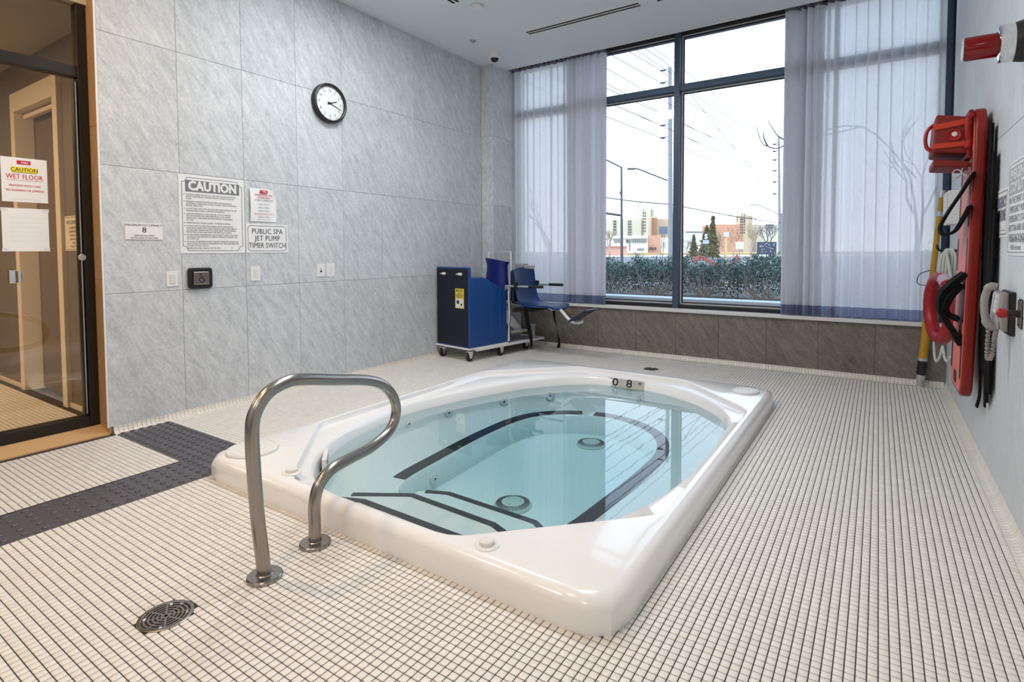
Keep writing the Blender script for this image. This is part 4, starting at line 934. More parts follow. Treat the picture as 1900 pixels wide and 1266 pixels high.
def strap(parent, pts, w, th=.006, name='strap', wd=None, mt=None):
    P = smooth_path(pts, 5); wd = Vector(wd or (0,1,0)); mb = MB(); rows = []
    for i, p in enumerate(P):
        tt = (P[min(i+1,len(P)-1)]-P[max(i-1,0)]).normalized(); n_2 = tt.cross(wd).normalized(); rows.append([p-wd*w/2-n_2*th/2, p+wd*w/2-n_2*th/2, p+wd*w/2+n_2*th/2, p-wd*w/2+n_2*th/2])
    return mb.rings(rows, True, True, True).build(name, mt or MW['blackfab'], parent, smooth=True, angle=40)
strap(sb, [(4.63,1.80,1.62),(4.585,1.83,1.52),(4.535,1.88,1.42),(4.50,1.92,1.33),(4.515,1.90,1.285),(4.56,1.86,1.30),(4.59,1.83,1.36),(4.62,1.80,1.44)], .16, .012)
strap(sb, [(4.615,1.86,1.06),(4.56,1.90,1.0),(4.52,1.95,.93),(4.515,1.95,.85),(4.54,1.93,.78),(4.575,1.90,.72),(4.60,1.88,.66)], .20, .03)
strap(sb, [(4.60,1.86,1.0),(4.55,1.84,.93),(4.53,1.86,.86),(4.55,1.88,.82),(4.59,1.86,.80)], .12, .03)
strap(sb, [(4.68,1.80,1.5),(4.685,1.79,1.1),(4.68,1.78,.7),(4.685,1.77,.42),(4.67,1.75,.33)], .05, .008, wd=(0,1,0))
for ys_, z0_, z1_, w_ in ((1.70, 1.86, .52, .10), (1.60, 1.70, .40, .09), (1.52, 1.40, .46, .07)): strap(sb, [(4.690,ys_,z0_),(4.684,ys_-.005,(z0_+z1_)/2),(4.690,ys_+.004,z1_)], w_, .010)  # straps beside the board, added wide and black to fill its shadow
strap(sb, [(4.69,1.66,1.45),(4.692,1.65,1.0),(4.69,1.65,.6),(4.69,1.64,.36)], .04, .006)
def HBp(s, z, dpt): return SBp(s, z+.055, dpt)
hi = thing('head_immobiliser', 'red head immobiliser with strapped side block at top of the spine board', 'head support', (4.52, 1.95, 1.78))
hb = MB().prism([(0,0),(.175,.02),(.165,.235),(-.005,.205)], lambda p, k: HBp(-.165+.33*k, 1.315+p[1], -.006-p[0]) ).build('block', MW['redblk'], hi, bevel=.012, seg=3)
MB().prism([(0,0),(.022,0),(.022,.27),(0,.27)], lambda p, k: HBp(-.17+.34*k, 1.290+p[1], -.004-p[0])).build('base_pad', MW['redblk'], hi, bevel=.006)
yf = HBp(-.165, 0, 0).y - .0015
earc = HBp(0, 1.425, -.088); earc = Vector((earc.x, yf, earc.z))
MB().lathe([(.030,0),(.036,.002),(.034,.006),(.026,.004),(.022,-.002),(0,-.002)], earc, (0,-1,0), 28).build('ear_opening', MW['redv'], hi, smooth=True)
MB().lathe([(0,.0),(.013,.0),(0,.0012)], earc + Vector((.004,0,.006)), (0,-1,0), 16).build('ear_glint', MW['white'], hi)  # white highlight in the ear opening, painted as a small disc
for z0, z1, wdt in ((1.50, 1.475, .016), (1.375, 1.368, .014)):
    p, q = HBp(0, z0, -.012), HBp(0, z1, -.182); p.y = q.y = yf-.002
    tt = (q-p).normalized(); MB().obox((p+q)/2, tt, (0,1,0), tt.cross(YR), (q-p).length/2, .003, wdt).build('side_strap', mat('bright_red_webbing', srgb(200,58,30), .6), hi)
MB().tube(smooth_path([HBp(-.12,1.50,-.178), HBp(-.12,1.47,-.205), HBp(-.12,1.42,-.214), HBp(-.12,1.37,-.205), HBp(-.12,1.345,-.178)], 5), .010, 10).build('handle', MW['redv'], hi, smooth=True)
MB().prism([(0,0),(.165,.012),(.165,.055),(0,.035)], lambda p, k: HBp(-.16+.30*k, 1.24+p[1], -.010-p[0])).build('chin_pad', MW['redblk'], hi, bevel=.008)
for dz, dd in ((1.225, -.02), (1.21, -.06)):
    MB().tube([HBp(-.13,dz,dd)+Vector((.020*math.cos(a_),0,.024*math.sin(a_))) for a_ in [2*math.pi*i/16 for i in range(16)]], .0035, 6, True).build('ring', MW['chrome'], hi)
MB().tube(smooth_path([HBp(-.19,1.53,-.01), HBp(-.2,1.50,-.03), HBp(-.2,1.44,-.03), HBp(-.19,1.38,-.02), HBp(-.2,1.34,-.03)], 4), .014, 10).build('foam_roll', MW['redv'], hi, smooth=True)
# lifebuoy, rope and hook
lb = thing('lifebuoy', 'red ring lifebuoy with pale band hanging from a hook by the corner', 'lifebuoy', (4.60, 2.95, .76)); c = Vector((4.592, 2.95, .769)); RM, rt_ = .225, .046; YD = Vector((-.21, .97, 0)).normalized()
MB().tube([c + YD*RM*math.cos(a_) + ZU*RM*math.sin(a_) for a_ in [2*math.pi*i/48 for i in range(48)]], [rt_*(1+.02*math.sin(i*2.1)) for i in range(48)], 18, True).build('ring', MW['redv'], lb, smooth=True)
for a0 in (118, 28, 208, 298):
    MB().tube([c + YD*RM*math.cos(R(a0+d_)) + ZU*RM*math.sin(R(a0+d_)) for d_ in range(-11, 12, 4)], rt_*1.03, 18).build('band', mat('pale_lilac_band', srgb(196,176,190), .5) if a0 == 118 else MW['redv'], lb, smooth=True)
rp = thing('throw_rope', 'coiled white throw rope hanging on a black hook above the lifebuoy', 'rope', (4.62, 2.95, 1.1))
hk = Vector((4.63, 2.93, 1.20))
for i in range(6):
    w, l = .022+.012*(i % 3), .20+.03*(i % 2); dx = -.035+.016*i
    MB().tube(smooth_path([hk+Vector((dx*.4, 0, .0)), hk+Vector((dx-.012, -w, -.06)), hk+Vector((dx-.016, -w*1.2, -l)), hk+Vector((dx, 0, -l-.03)), hk+Vector((dx+.012, w*1.2, -l)), hk+Vector((dx+.008, w, -.06)), hk+Vector((dx*.4, 0, .002))], 4), .0085, 7).build('coil', MW['rope'], rp, smooth=True)
MB().tube(smooth_path([hk+Vector((-.02,-.05,-.02)), hk+Vector((0,-.09,-.16)), hk+Vector((.01,-.12,-.28)), hk+Vector((.005,-.13,-.36))], 5), .010, 8).build('rope_end', MW['rope'], rp, smooth=True)
MB().tube(smooth_path([(4.56,2.98,.545),(4.565,2.97,.42),(4.575,2.93,.37),(4.59,2.86,.42),(4.60,2.82,.50),(4.61,2.79,.43),(4.62,2.72,.41),(4.63,2.62,.46)], 6), .008, 8).build('rope_tail', MW['rope'], rp, smooth=True)
hkk = thing('rope_hook', 'black wall hook holding the white throw rope', 'hook', (RX, 2.93, 1.2))
MB().box(RX-.012, RX, 2.90, 2.96, 1.13, 1.26).build('back_plate', MW['black'], hkk, bevel=.003)
MB().tube(smooth_path([(RX-.01,2.93,1.19),(4.66,2.93,1.19),(4.585,2.93,1.19),(4.565,2.93,1.205),(4.562,2.93,1.235)], 4), .009, 8).build('prong', MW['black'], hkk, smooth=True)
# reaching pole
po = thing('reaching_pole', 'yellow reaching pole with black sleeve leaning in the corner by the curtain', 'pole', (4.53, 3.765, 0))
p0, p1 = Vector((4.525, 3.762, .0)), Vector((4.643, 3.762, 1.70)); tp_ = lambda f: p0 + (p1-p0)*f
for a_, b_, r0, r1, m_, nm_ in ((.0,.035,.020,.020,'grey','tip'),(.035,.062,.034,.034,'grey','collar'),(.062,.135,.033,.034,'black','sleeve'),(.135,.150,.038,.038,'grey','collar'),(.150,.505,.034,.0295,'yellow','lower_shaft'),(.505,.525,.032,.030,'grey','collar'),(.525,.87,.0225,.0205,'yellow','upper_shaft'),(.87,.895,.027,.027,'grey','collar'),(.895,.965,.018,.018,'yellow','end_shaft'),(.965,1.0,.026,.024,'lgrey','end_cap')):
    MB().tube([tp_(a_), tp_(b_)], [r0, r1], 18).build(nm_, MW[m_] if m_ != 'grey' else MW['lgrey'], po, smooth=True)
MB().tube(smooth_path([tp_(.60)+Vector((-.02,-.02,.0)), tp_(.58)+Vector((-.09,-.03,.0)), tp_(.55)+Vector((-.105,-.03,-.02)), tp_(.53)+Vector((-.07,-.02,-.01)), tp_(.525)+Vector((-.025,-.02,0))], 5), .0035, 6).build('wire_loop', MW['black'], po, smooth=True)
# white box
wb_ = thing('white_wall_box', 'white box on the right wall behind the spine board straps', 'box', (RX, 3.1, 1.5))
MB().box(4.622, RX-.001, 3.02, 3.30, 1.385, 1.635).build('case', MW['white'], wb_, bevel=.006); MB().box(4.616, 4.622, 3.03, 3.29, 1.40, 1.62).build('lid', MW['off'], wb_, bevel=.002)
# signs on the right wall
t, o, n = board('emergency_stop_sign', 'largest white sign on the right wall, headed EMERGENCY STOP BUTTON', Vector((RX, 1.005, 1.385)), WR, ZU, .56, .43)
lt = MB(); border(lt, o, WR, ZU, -.266, .266, -.200, .200, .004, .006, 1)
flat_quad(lt, o, WR, ZU, -.258, .258, .060, .185, 1)
for s, z in (('EMERGENCY', .150), ('STOP BUTTON', .092)): text_into(lt, s, .064, o + ZU*z - WR*.245 + n*.0005, WR, ZU, .003, 'LEFT', 2, .98)
for k, s in enumerate(('IN THE EVENT OF AN', 'EMERGENCY PUSH THE', 'EMERGENCY STOP', 'BUTTON AND USE THE', 'EMERGENCY PHONE')): text_into(lt, s, .043, o + ZU*(.034-.042*k) - WR*.248, WR, ZU, .0004, 'LEFT', 0, .92)
text_into(lt, 'A Audible And Visual Signal', .034, o - ZU*.146 - WR*.235, WR, ZU, .0002, 'LEFT', 0, .9); text_into(lt, 'Will Be Activated', .034, o - ZU*.178 - WR*.20, WR, ZU, .0002, 'LEFT', 0, .9)
lt.build('lettering', [MW['inkm'], MW['inkl'], MW['signw']], t)
t, o, n = board('emergency_telephone_sign', 'white sign reading EMERGENCY TELEPHONE in purple-grey capitals', Vector((RX, 1.488, 1.376)), WR, ZU, .372, .240)
lt = MB(); border(lt, o, WR, ZU, -.172, .172, -.104, .104, .002, .005, 1)
for s, z in (('EMERGENCY', .052), ('TELEPHONE', -.014)): text_into(lt, s, .074, o + ZU*z, WR, ZU, .0035, mi=0, wscale=.72)
text_into(lt, 'LISTEN', .026, o - ZU*.072 - WR*.10, WR, ZU, .0003, mi=0); text_into(lt, 'FOR TONE', .013, o - ZU*.066 - WR*.01, WR, ZU, .0003, mi=0); flat_quad(lt, o, WR, ZU, -.02, .14, -.086, -.083, 0)
lt.build('lettering', [MW['inkp'], MW['inkm']], t)
t, o, n = board('first_aid_notice', 'narrow white notice with dark heading bands nearest the spine board', Vector((RX, 1.842, 1.402)), WR, ZU, .345, .47, .012)
lt = MB(); flat_quad(lt, o, WR, ZU, -.15, .16, .205, .212, 0); text_into(lt, 'EMERGENCY PROCEDURES', .022, o + ZU*.182, WR, ZU, .0006, mi=0, wscale=.95)
flat_quad(lt, o, WR, ZU, -.16, .16, .115, .168, 1); text_into(lt, 'In Case of Emergency', .028, o + ZU*.142 + n*.0005, WR, ZU, .0006, mi=2); flat_quad(lt, o, WR, ZU, -.16, .16, .085, .112, 1)
text_into(lt, 'Call 9-1-1', .020, o + ZU*.098 + n*.0005, WR, ZU, .0004, mi=2)
for k, s in enumerate(('Location:', 'Nearest phone on this wall', 'Address:', 'City:', 'Intersection of road and lane', 'Phone:', 'Emergency numbers', 'Fire and Police', 'Nearest Hospital', 'First Aid', 'Pool Operator')): text_into(lt, s, .0165, o + ZU*(.060-.0185*k) - WR*.15, WR, ZU, .0004, 'LEFT', 0)
flat_quad(lt, o, WR, ZU, -.16, .16, -.168, -.167, 0); text_into(lt, 'Form 4', .012, o - ZU*.158 + WR*.12, WR, ZU, 0, mi=0); text_into(lt, 'Ministry of Health', .014, o - ZU*.186 - WR*.15, WR, ZU, 0, 'LEFT', 0); flat_quad(lt, o, WR, ZU, -.16, .16, -.214, -.206, 0)
lt.build('lettering', [MW['inkg'], mat('slate_band', srgb(92,96,108), .6), MW['signw']], t)
# telephone
ph = thing('wall_telephone', 'grey wall telephone with coiled cord below the emergency signs', 'telephone', (RX, 1.17, .93))
pg = mat('warm_grey_plastic', srgb(150,144,142), .4)
MB().box(RX-.020, RX-.001, 1.06, 1.27, .815, 1.01).build('wall_plate', MW['black'], ph, bevel=.004)
MB().prism([(RX-.020,.83),(RX-.020,1.005),(RX-.040,1.008),(RX-.048,1.0),(RX-.056,.90),(RX-.046,.835)], lambda p, k: (p[0], 1.07+.19*k, p[1])).build('body', pg, ph, bevel=.010, seg=3)
MB().prism([(RX-.046,1.004),(RX-.053,.998),(RX-.064,.885),(RX-.052,.838)], lambda p, k: (p[0], 1.085+.16*k, p[1])).build('keypad_face', MW['lgrey'], ph, bevel=.003)
kp = MB()
for i in range(3):
    for j in range(4):
        f = (j+.5)/5.2; cx = RX-.0545-.010*f; kp.obox((cx, 1.125+.036*i, .995-.11*f), (0,1,0), (.13,0,1), (-1,0,.13), .012, .009, .004)
kp.build('key', MW['white'], ph)
rc = [(RX-.066,1.165,1.028),(RX-.082,1.165,1.018),(RX-.094,1.165,.97),(RX-.094,1.165,.92),(RX-.086,1.165,.868),(RX-.070,1.165,.842)]
rp_ = smooth_path(rc, 5); MB().tube(rp_, [.019 if (i < 6 or i > len(rp_)-7) else .015 for i in range(len(rp_))], 14).build('handset', pg, ph, smooth=True)
for z in (1.03, .842): MB().tube([(RX-.052,1.165,z-.004), (RX-.076,1.165,z)], .018, 14).build('earpiece', pg, ph, smooth=True)
def coil(pts, r, turns, w):
    P = smooth_path(pts, 30); out_ = []
    for i, p in enumerate(P):
        a_ = 2*math.pi*turns*i/len(P); out_.append(p + XR*r*math.cos(a_) + YR*r*math.sin(a_))
    return MB().tube(out_, w, 5)
coil([(RX-.076,1.165,.832),(RX-.078,1.168,.76),(RX-.077,1.172,.70),(RX-.070,1.162,.688),(RX-.062,1.152,.72),(RX-.058,1.147,.78),(RX-.054,1.15,.81),(RX-.050,1.155,.836)], .0085, 62, .0026).build('coiled_cord', pg, ph, smooth=True)
es = thing('emergency_stop_button', 'red mushroom stop button on a steel plate at the right photo edge', 'button', (RX, .965, .925))
MB().box(RX-.006, RX-.0005, .925, .995, .868, .982).build('face_plate', MW['steel'], es, bevel=.003); MB().box(RX-.0005, RX, .918, 1.002, .862, .988).build('back_plate', MW['black'], es)
MB().lathe([(0,0),(.016,0),(.016,.030),(.013,.030),(.013,.052)], (RX-.006, .962, .925), (-1,0,0), 18, caps=False).build('stem', MW['black'], es, smooth=True)
MB().lathe([(.012,.036),(.018,.040),(.021,.060),(.019,.068),(.010,.073),(0,.074)], (RX-.006, .962, .925), (-1,0,0), 22, caps=False).build('mushroom_head', MW['redv'], es, smooth=True)
for z in (.880, .970): MB().lathe([(0,0),(.004,0),(.003,.002),(0,.002)], (RX-.006, .962, z), (-1,0,0), 10).build('screw', MW['black'], es)
# ================================================================ OUTSIDE
E1, N1 = Vector((math.cos(YAW), math.sin(YAW), 0)), Vector((-math.sin(YAW), math.cos(YAW), 0))
def at(px, py, d):
    p = Vector((4.202, -2.134, 1.2)) + (_f + _r2*((px-CX)/FPX) - _u2*((py-CY)/FPX))*d
    return p
def ebox(mb, px0, px1, pt, pb, d, deep, z0=None, mi=0, dz=0):
    a, b = at(px0, pt, d), at(px1, pt, d); z1 = (a.z+b.z)/2; zb = at((px0+px1)/2, pb, d).z if z0 is None else z0
    m = (a+b)/2; hw_ = (b-a).length/2; c = Vector((m.x, m.y, (z1+zb)/2)) + N1*deep/2
    return mb.obox(c, E1, N1, ZU, hw_, deep/2, (z1-zb)/2, mi)
m_asph = mat('asphalt', srgb(116,118,120), .9, var=.1, vscale=3); m_tan = mat('dry_grass', srgb(206,176,128), .9, var=.15, vscale=1)
root_struct(MB().box(-400, 250, 4.02, 420, -.5, 0), 'ground', m_asph)
def band(name, d0, d1, z, m):
    a, b = at(-400, 470, d0), at(2600, 470, d0); c = (a+b)/2 + N1*(d1-d0)/2
    root_struct(MB().obox((c.x, c.y, z/2), E1, N1, ZU, (b-a).length/2, (d1-d0)/2, z/2), name, m)
band('sidewalk', 100, 118, .12, mat('pale_concrete', srgb(226,222,214), .9)); band('verge', 122, 150, .55, m_tan)
root_struct(MB().box(-4, 9, 4.85, 8.2, -.2, .50), 'soil', mat('bark_soil', srgb(92,84,76), .95, var=.3, vscale=20))
cb = thing('planter_curb', 'low grey concrete planter curb outside the window in front of the hedge', 'curb', (2.3, 4.72, 0))
MB().box(-4, 9, 4.60, 4.82, -.2, .565).build('wall', mat('curb_concrete', srgb(168,178,184), .8, var=.06, vscale=12), cb, bevel=.01); MB().box(-4, 9, 4.585, 4.85, .565, .603).build('coping', mat('coping_concrete', srgb(206,212,214), .8), cb, bevel=.006)
# hedge, one shrub after another
m_leaf = mat('glossy_dark_leaf', srgb(112,136,130), .5, rnd=.45); m_twig = mat('pale_twig', srgb(206,196,184), .8)
def quads(name, V, m, parent, kind=None):
    n = len(V); me = bpy.data.meshes.new(name); me.vertices.add(n*4); me.loops.add(n*4); me.polygons.add(n)
    me.vertices.foreach_set('co', V.reshape(-1)); me.loops.foreach_set('vertex_index', np.arange(n*4, dtype=np.int32))
    me.polygons.foreach_set('loop_start', np.arange(n, dtype=np.int32)*4); me.polygons.foreach_set('loop_total', np.full(n, 4, np.int32))
    me.update(calc_edges=True); me.materials.append(m); o = put(bpy.data.objects.new(name, me), parent)
    if kind: o['kind'] = kind
    return o
def leaves(rng, C_, sz):
    n = len(C_); d = rng.normal(size=(n,3)); d[:,2] = np.abs(d[:,2])*.8+.2; d /= np.linalg.norm(d, axis=1)[:,None]
    u = np.cross(d, rng.normal(size=(n,3))); u /= np.linalg.norm(u, axis=1)[:,None]; s = sz*rng.uniform(.6, 1.3, size=(n,1))
    return np.stack([C_, C_ + d*s*.5 + u*s*.28, C_ + d*s, C_ + d*s*.5 - u*s*.28], 1)
SHX = [-2.35, -1.60, -.85, -.10, .62, 1.38, 2.10, 2.86, 3.60, 4.35, 5.1]
LBL = ['leftmost hedge shrub outside, seen dimly through the left curtain', 'second hedge shrub from the left, seen through the left curtain', 'third hedge shrub from the left, behind the gathered left curtain', 'hedge shrub at the left edge of the clear left window pane', 'hedge shrub in the middle of the clear left window pane', 'hedge shrub beside the window mullion, in front of the lattice sign pole', 'hedge shrub in the clear right pane, right of the mullion', 'hedge shrub in the clear right pane, below the orange fence', 'hedge shrub at the right edge of the clear right pane', 'hedge shrub behind the gathered right curtain', 'rightmost hedge shrub, seen dimly through the right curtain']
for i, x in enumerate(SHX):
    rng = np.random.default_rng(40+i); y0 = 6.05 + rng.uniform(-.12,.12); top = rng.uniform(.98, 1.10)
    t = thing('hedge_shrub', LBL[i], 'shrub', (x, y0, .5), 'evergreen hedge outside the window')
    tw = MB(); tips = []
    for k in range(20):
        a_ = rng.uniform(0, 2*math.pi); sp = rng.uniform(.12,.44); h = rng.uniform(.30,.52)
        p = Vector((x+rng.uniform(-.05,.05), y0-.16+rng.uniform(-.05,.05), .49)); e = Vector((x+sp*math.cos(a_), y0-.20+sp*.5*math.sin(a_), .5+h)); m_ = (p+e)/2 + Vector((.10*math.cos(a_), .05*math.sin(a_), -.04))
        P_ = smooth_path([p, m_, e], 3); tw.tube(P_, [.0065-.0045*j/(len(P_)-1) for j in range(len(P_))], 5); tips.append(e)
        for q in range(3):
            s_ = P_[2+q]; e2 = s_ + Vector((rng.uniform(-.16,.16), rng.uniform(-.08,.08), rng.uniform(.10,.22))); tw.tube([s_, e2], [.003,.0015], 4); tips.append(e2)
    o_ = tw.build('twigs', m_twig, t); o_['kind'] = 'stuff'
    n = 5200; th_ = rng.uniform(0, 2*math.pi, n); rr_ = np.sqrt(rng.uniform(0,1,n))*.46; z = .5 + (top-.5)*rng.beta(1.9, 1.2, n)
    Cc = np.stack([x + rr_*np.cos(th_)*1.0, y0 + .10 + rr_*np.sin(th_)*.75, z], 1)
    lump = .06*np.sin(Cc[:,0]*9+i) + .05*np.sin(Cc[:,0]*23+2*i); Cc[:,2] += lump*np.clip((z-.7)*3,0,1)
    sp_ = np.array([[tp.x+rng.normal(0,.03), tp.y+rng.normal(0,.03), tp.z+rng.uniform(-.02,.10)] for tp in tips for _ in range(9)])
    front = rng.uniform(size=len(Cc)) < np.clip((Cc[:,2]-.55)/.25, .55, 1)
    quads('foliage', leaves(rng, np.concatenate([Cc[front | (Cc[:,1] > y0+.1)], sp_]), .036), m_leaf, t, 'stuff')

# poles, wires
m_conc = mat('weathered_pole', srgb(140,144,146), .85, var=.12, vscale=6); m_dark = mat('dark_metal', srgb(74,78,84), .5); m_wire = mat('wire', srgb(60,64,72), .6)
up = thing('utility_pole', 'tall grey concrete utility pole with insulator arms left of the mullion', 'pole', tuple(at(1243, 490, 36)))
pb_, pt_ = at(1244.5, 498, 36), at(1243, 125, 36); pb_.z = 0
MB().tube([pb_, pt_], [.17, .115], 12).build('shaft', m_conc, up, smooth=True)
PW = []
for py in (130, 153, 210, 232, 255):
    a_, b_ = at(1241, py-2, 36), at(1225, py, 36)
    k = MB().tube([a_, a_*.6+b_*.4], .02, 6).tube([a_*.6+b_*.4 - Vector((0,0,.06)), b_ - Vector((0,0,.04))], .045, 8); 
    for f in (.45,.6,.75,.9): k.lathe([(0,0),(.075,0),(.075,.03),(0,.03)], a_*(1-f)+b_*f - Vector((0,0,.05)), (b_-a_), 10)
    k.build('insulator', m_dark, up); PW.append(b_)
MB().tube(smooth_path([at(1239,335,36), at(1205,322,36), at(1186,314.5,36), at(1178,313,36)], 4), .045, 8).build('lamp_arm', m_dark, up, smooth=True)
MB().obox(at(1171, 313.5, 36), E1, N1, ZU, .26, .10, .055).build('lamp_head', m_dark, up, bevel=.03)
u2 = thing('far_utility_pole', 'distant utility pole with a row of dark insulators by the right curtain', 'pole', tuple(at(1446, 468, 60)))
q0, q1 = at(1447, 474, 60), at(1445, 255, 60); MB().tube([q0, q1], [.16,.11], 10).build('shaft', m_conc, u2, smooth=True)
QW = []
for py in (268, 281, 297, 317, 338, 360):
    b_ = at(1437, py, 60); k = MB().tube([at(1444, py-1, 60), b_], .03, 6).obox(b_, E1, N1, ZU, .16, .06, .07); k.build('insulator', m_dark, u2); QW.append(b_)
def wire(pts, label, r=.012, sag=.25, group='overhead power lines'):
    P_ = [Vector(p) for p in pts]; out_ = []
    for p, q in zip(P_[:-1], P_[1:]):
        for k in range(8):
            f = k/8; out_.append(p*(1-f)+q*f - Vector((0,0,sag*4*f*(1-f))))
    out_.append(P_[-1]); o_ = MB().tube(out_, r, 5).build('power_line', m_wire); WORLD[o_.name] = Vector((0,0,0)); tag(o_, label, 'wire', group)
ORD = ['first', 'second', 'third', 'fourth', 'fifth']
offL = Vector((-2.4, -31, .4))
for i, (a_, b_) in enumerate(zip([PW[0], PW[1], PW[2], PW[3], PW[4], PW[0]+Vector((.3,.1,.5))], QW[:1]+QW[1:])):
    wire([a_ + offL + Vector((0,0,.3*i*.2)), a_, b_], 'thin power line above the top arm of the utility pole, highest of all' if i == 5 else 'thin power line carried by the %s insulator arm from the top of the utility pole' % ORD[i], .020)
    if i < 5: wire([a_ + offL*1.0 + Vector((1.6,0,.5)), a_ + Vector((1.0,.3,.25)), b_ + Vector((.9,0,.35))], 'thin power line passing the far side of the utility pole beside its %s insulator arm' % ORD[i], .017)
wire([at(1080,331,34), at(1240,341,36), at(1440,420,60)], 'thin low wire crossing behind the lamp arm', .014, .1); wire([at(1080,359,34), at(1243,379,36), at(1450,414,60)], 'thick dark cable crossing low above the far buildings', .035, .1, None); wire([at(1080,367,34), at(1243,386,36), at(1450,410,60)], 'thin low wire just under the thick dark cable', .014, .1)
lp = thing('street_light', 'thin dark street light pole in the left window pane with signal arm', 'street light', tuple(at(1153, 478, 30)))
a_ = at(1154, 496, 30); a_.z = 0; MB().tube([a_, at(1153,310,30)], [.085,.055], 10).build('shaft', m_dark, lp, smooth=True)
MB().tube([at(1153,311,30), at(1100,284,30)], .04, 8).build('lamp_arm', m_dark, lp); MB().obox(at(1092, 281, 30), E1, N1, ZU, .3, .1, .06).build('lamp_head', m_dark, lp, bevel=.03)
MB().tube([at(1153,400,30), at(1112,394,30)], .065, 8).build('signal_arm', m_dark, lp); MB().obox(at(1152,358,30), E1, N1, ZU, .07,.09,.07).build('junction_box', m_dark, lp)
l3 = thing('far_street_light', 'small distant street light arm at the right edge of the clear pane', 'street light', tuple(at(1452, 470, 45)))
MB().tube([at(1452,478,45), at(1450,396,45)], .07, 8).build('shaft', m_conc, l3); MB().tube(smooth_path([at(1450,400,45), at(1425,388,45), at(1408,380.5,45), at(1402,380.5,45)], 4), .035, 6).build('lamp_arm', m_conc, l3); MB().obox(at(1397,380.5,45), E1, N1, ZU, .2,.08,.04).build('lamp_head', m_conc, l3)
# signs outside
def roadsign(name, label, px, pt, pb, w, d, m, post=None, pw=.04, lattice=False, tilt=0):
    t = thing(name, label, 'sign', tuple(at(px, 470, d))); mb = MB(); ebox(mb, px-w/2, px+w/2, pt, pb, d, .04); b_ = mb.build('panel', m, t, bevel=.01)
    q0 = at(px-tilt, 480, d); q0.z = 0; q1 = at(px, pb-1, d) + N1*.05
    if lattice:
        for s in (-1, 1): MB().tube([q0+E1*s*.09, q1+E1*s*.09], .018, 6).build('post', m_dark, t)
        k = MB()
        for i in range(12):
            f, g_ = i/12, (i+1)/12; k.tube([q0*(1-f)+q1*f - E1*.09*(1 if i % 2 else -1), q0*(1-g_)+q1*g_ + E1*.09*(1 if i % 2 else -1)], .012, 4)
        o_ = k.build('lattice', m_dark, t); o_['kind'] = 'stuff'
    else: MB().tube([q0, q1], pw, 8).build('post', post or m_dark, t)
    return t, b_
roadsign('street_sign', 'dark grey square sign on a lattice pole beside the utility pole', 1231, 420.5, 434.5, 16, 40, mat('slate_panel', srgb(118,126,138), .6), lattice=True, tilt=5)
t, b_ = roadsign('route_sign', 'black and white square sign on a thin post in the right pane', 1310, 434, 445, 10.5, 30, mat('sign_black', (.015,.015,.018), .5)); lt = MB(); q = at(1310, 439.5, 30) - N1*.006
text_into(lt, 'S', .36, q, E1, ZU, .022, wscale=1.1); e = lt.build('lettering', MW['white'], t); sub(e, b_)
mb = MB(); ebox(mb, 1304.7, 1315.3, 445.6, 452.5, 30, .03); mb.build('lower_panel', mat('pale_blue_panel', srgb(188,200,226), .6), t)
m_yel = mat('yellow_post_paint', srgb(238,206,140), .7)
roadsign('post_sign', 'small white sign on a thick pale yellow post in the right pane', 1348.5, 431, 440, 9.5, 18, mat('sign_white', (.8,.79,.78), .5), m_yel, .035)
roadsign('billboard', 'white rectangular board standing far off right of the yellow post', 1372.5, 449, 463, 14.5, 60, MW['white'], m_conc, .05)
t, b_ = roadsign('dark_board', 'dark blue board on legs at the right edge of the clear pane', 1423, 449, 472, 36, 30, mat('dark_speckled_board', srgb(64,72,92), .5, var=.5, vscale=12), m_dark, .03)
lt = MB(); q = at(1423, 460, 30) - N1*.003
for k in range(26):
    rnd = random.Random(k); flat_quad(lt, q, E1, ZU, *(lambda a_, w_: (a_, a_+w_))(rnd.uniform(-.5,.42), rnd.uniform(.02,.09)), *(lambda b__, h_: (b__, b__+h_))(rnd.uniform(-.31,.25), rnd.uniform(.015,.05)))
e = lt.build('light_specks', mat('speck_pale', srgb(196,202,216), .6), t); e['kind'] = 'stuff'; sub(e, b_)
# orange construction fence sagging behind the hedge
sf = thing('construction_fence', 'sagging orange plastic construction fence behind the hedge in the right pane', 'fence', tuple(at(1330, 495, 12)))
top_ = smooth_path([at(1286,478,12), at(1298,474,12), at(1312,479,12), at(1328,488,12), at(1342,491.5,12), at(1353,489,12), at(1362,480,12), at(1368,472,12), at(1374,486,12)], 6); bot_ = [p - Vector((0,0,.10+.03*math.sin(i*.5))) for i, p in enumerate(top_)]
MB().rings([[a_, b_, b_+N1*.006, a_+N1*.006] for a_, b_ in zip(top_, bot_)], True, True, True).build('mesh', mat('salmon_plastic', srgb(238,132,116), .6), sf)
for px, py in ((1287,476),(1368,471)):
    p = at(px, py, 12.05); MB().tube([Vector((p.x,p.y,.3)), p], .015, 6).build('stake', m_twig, sf)
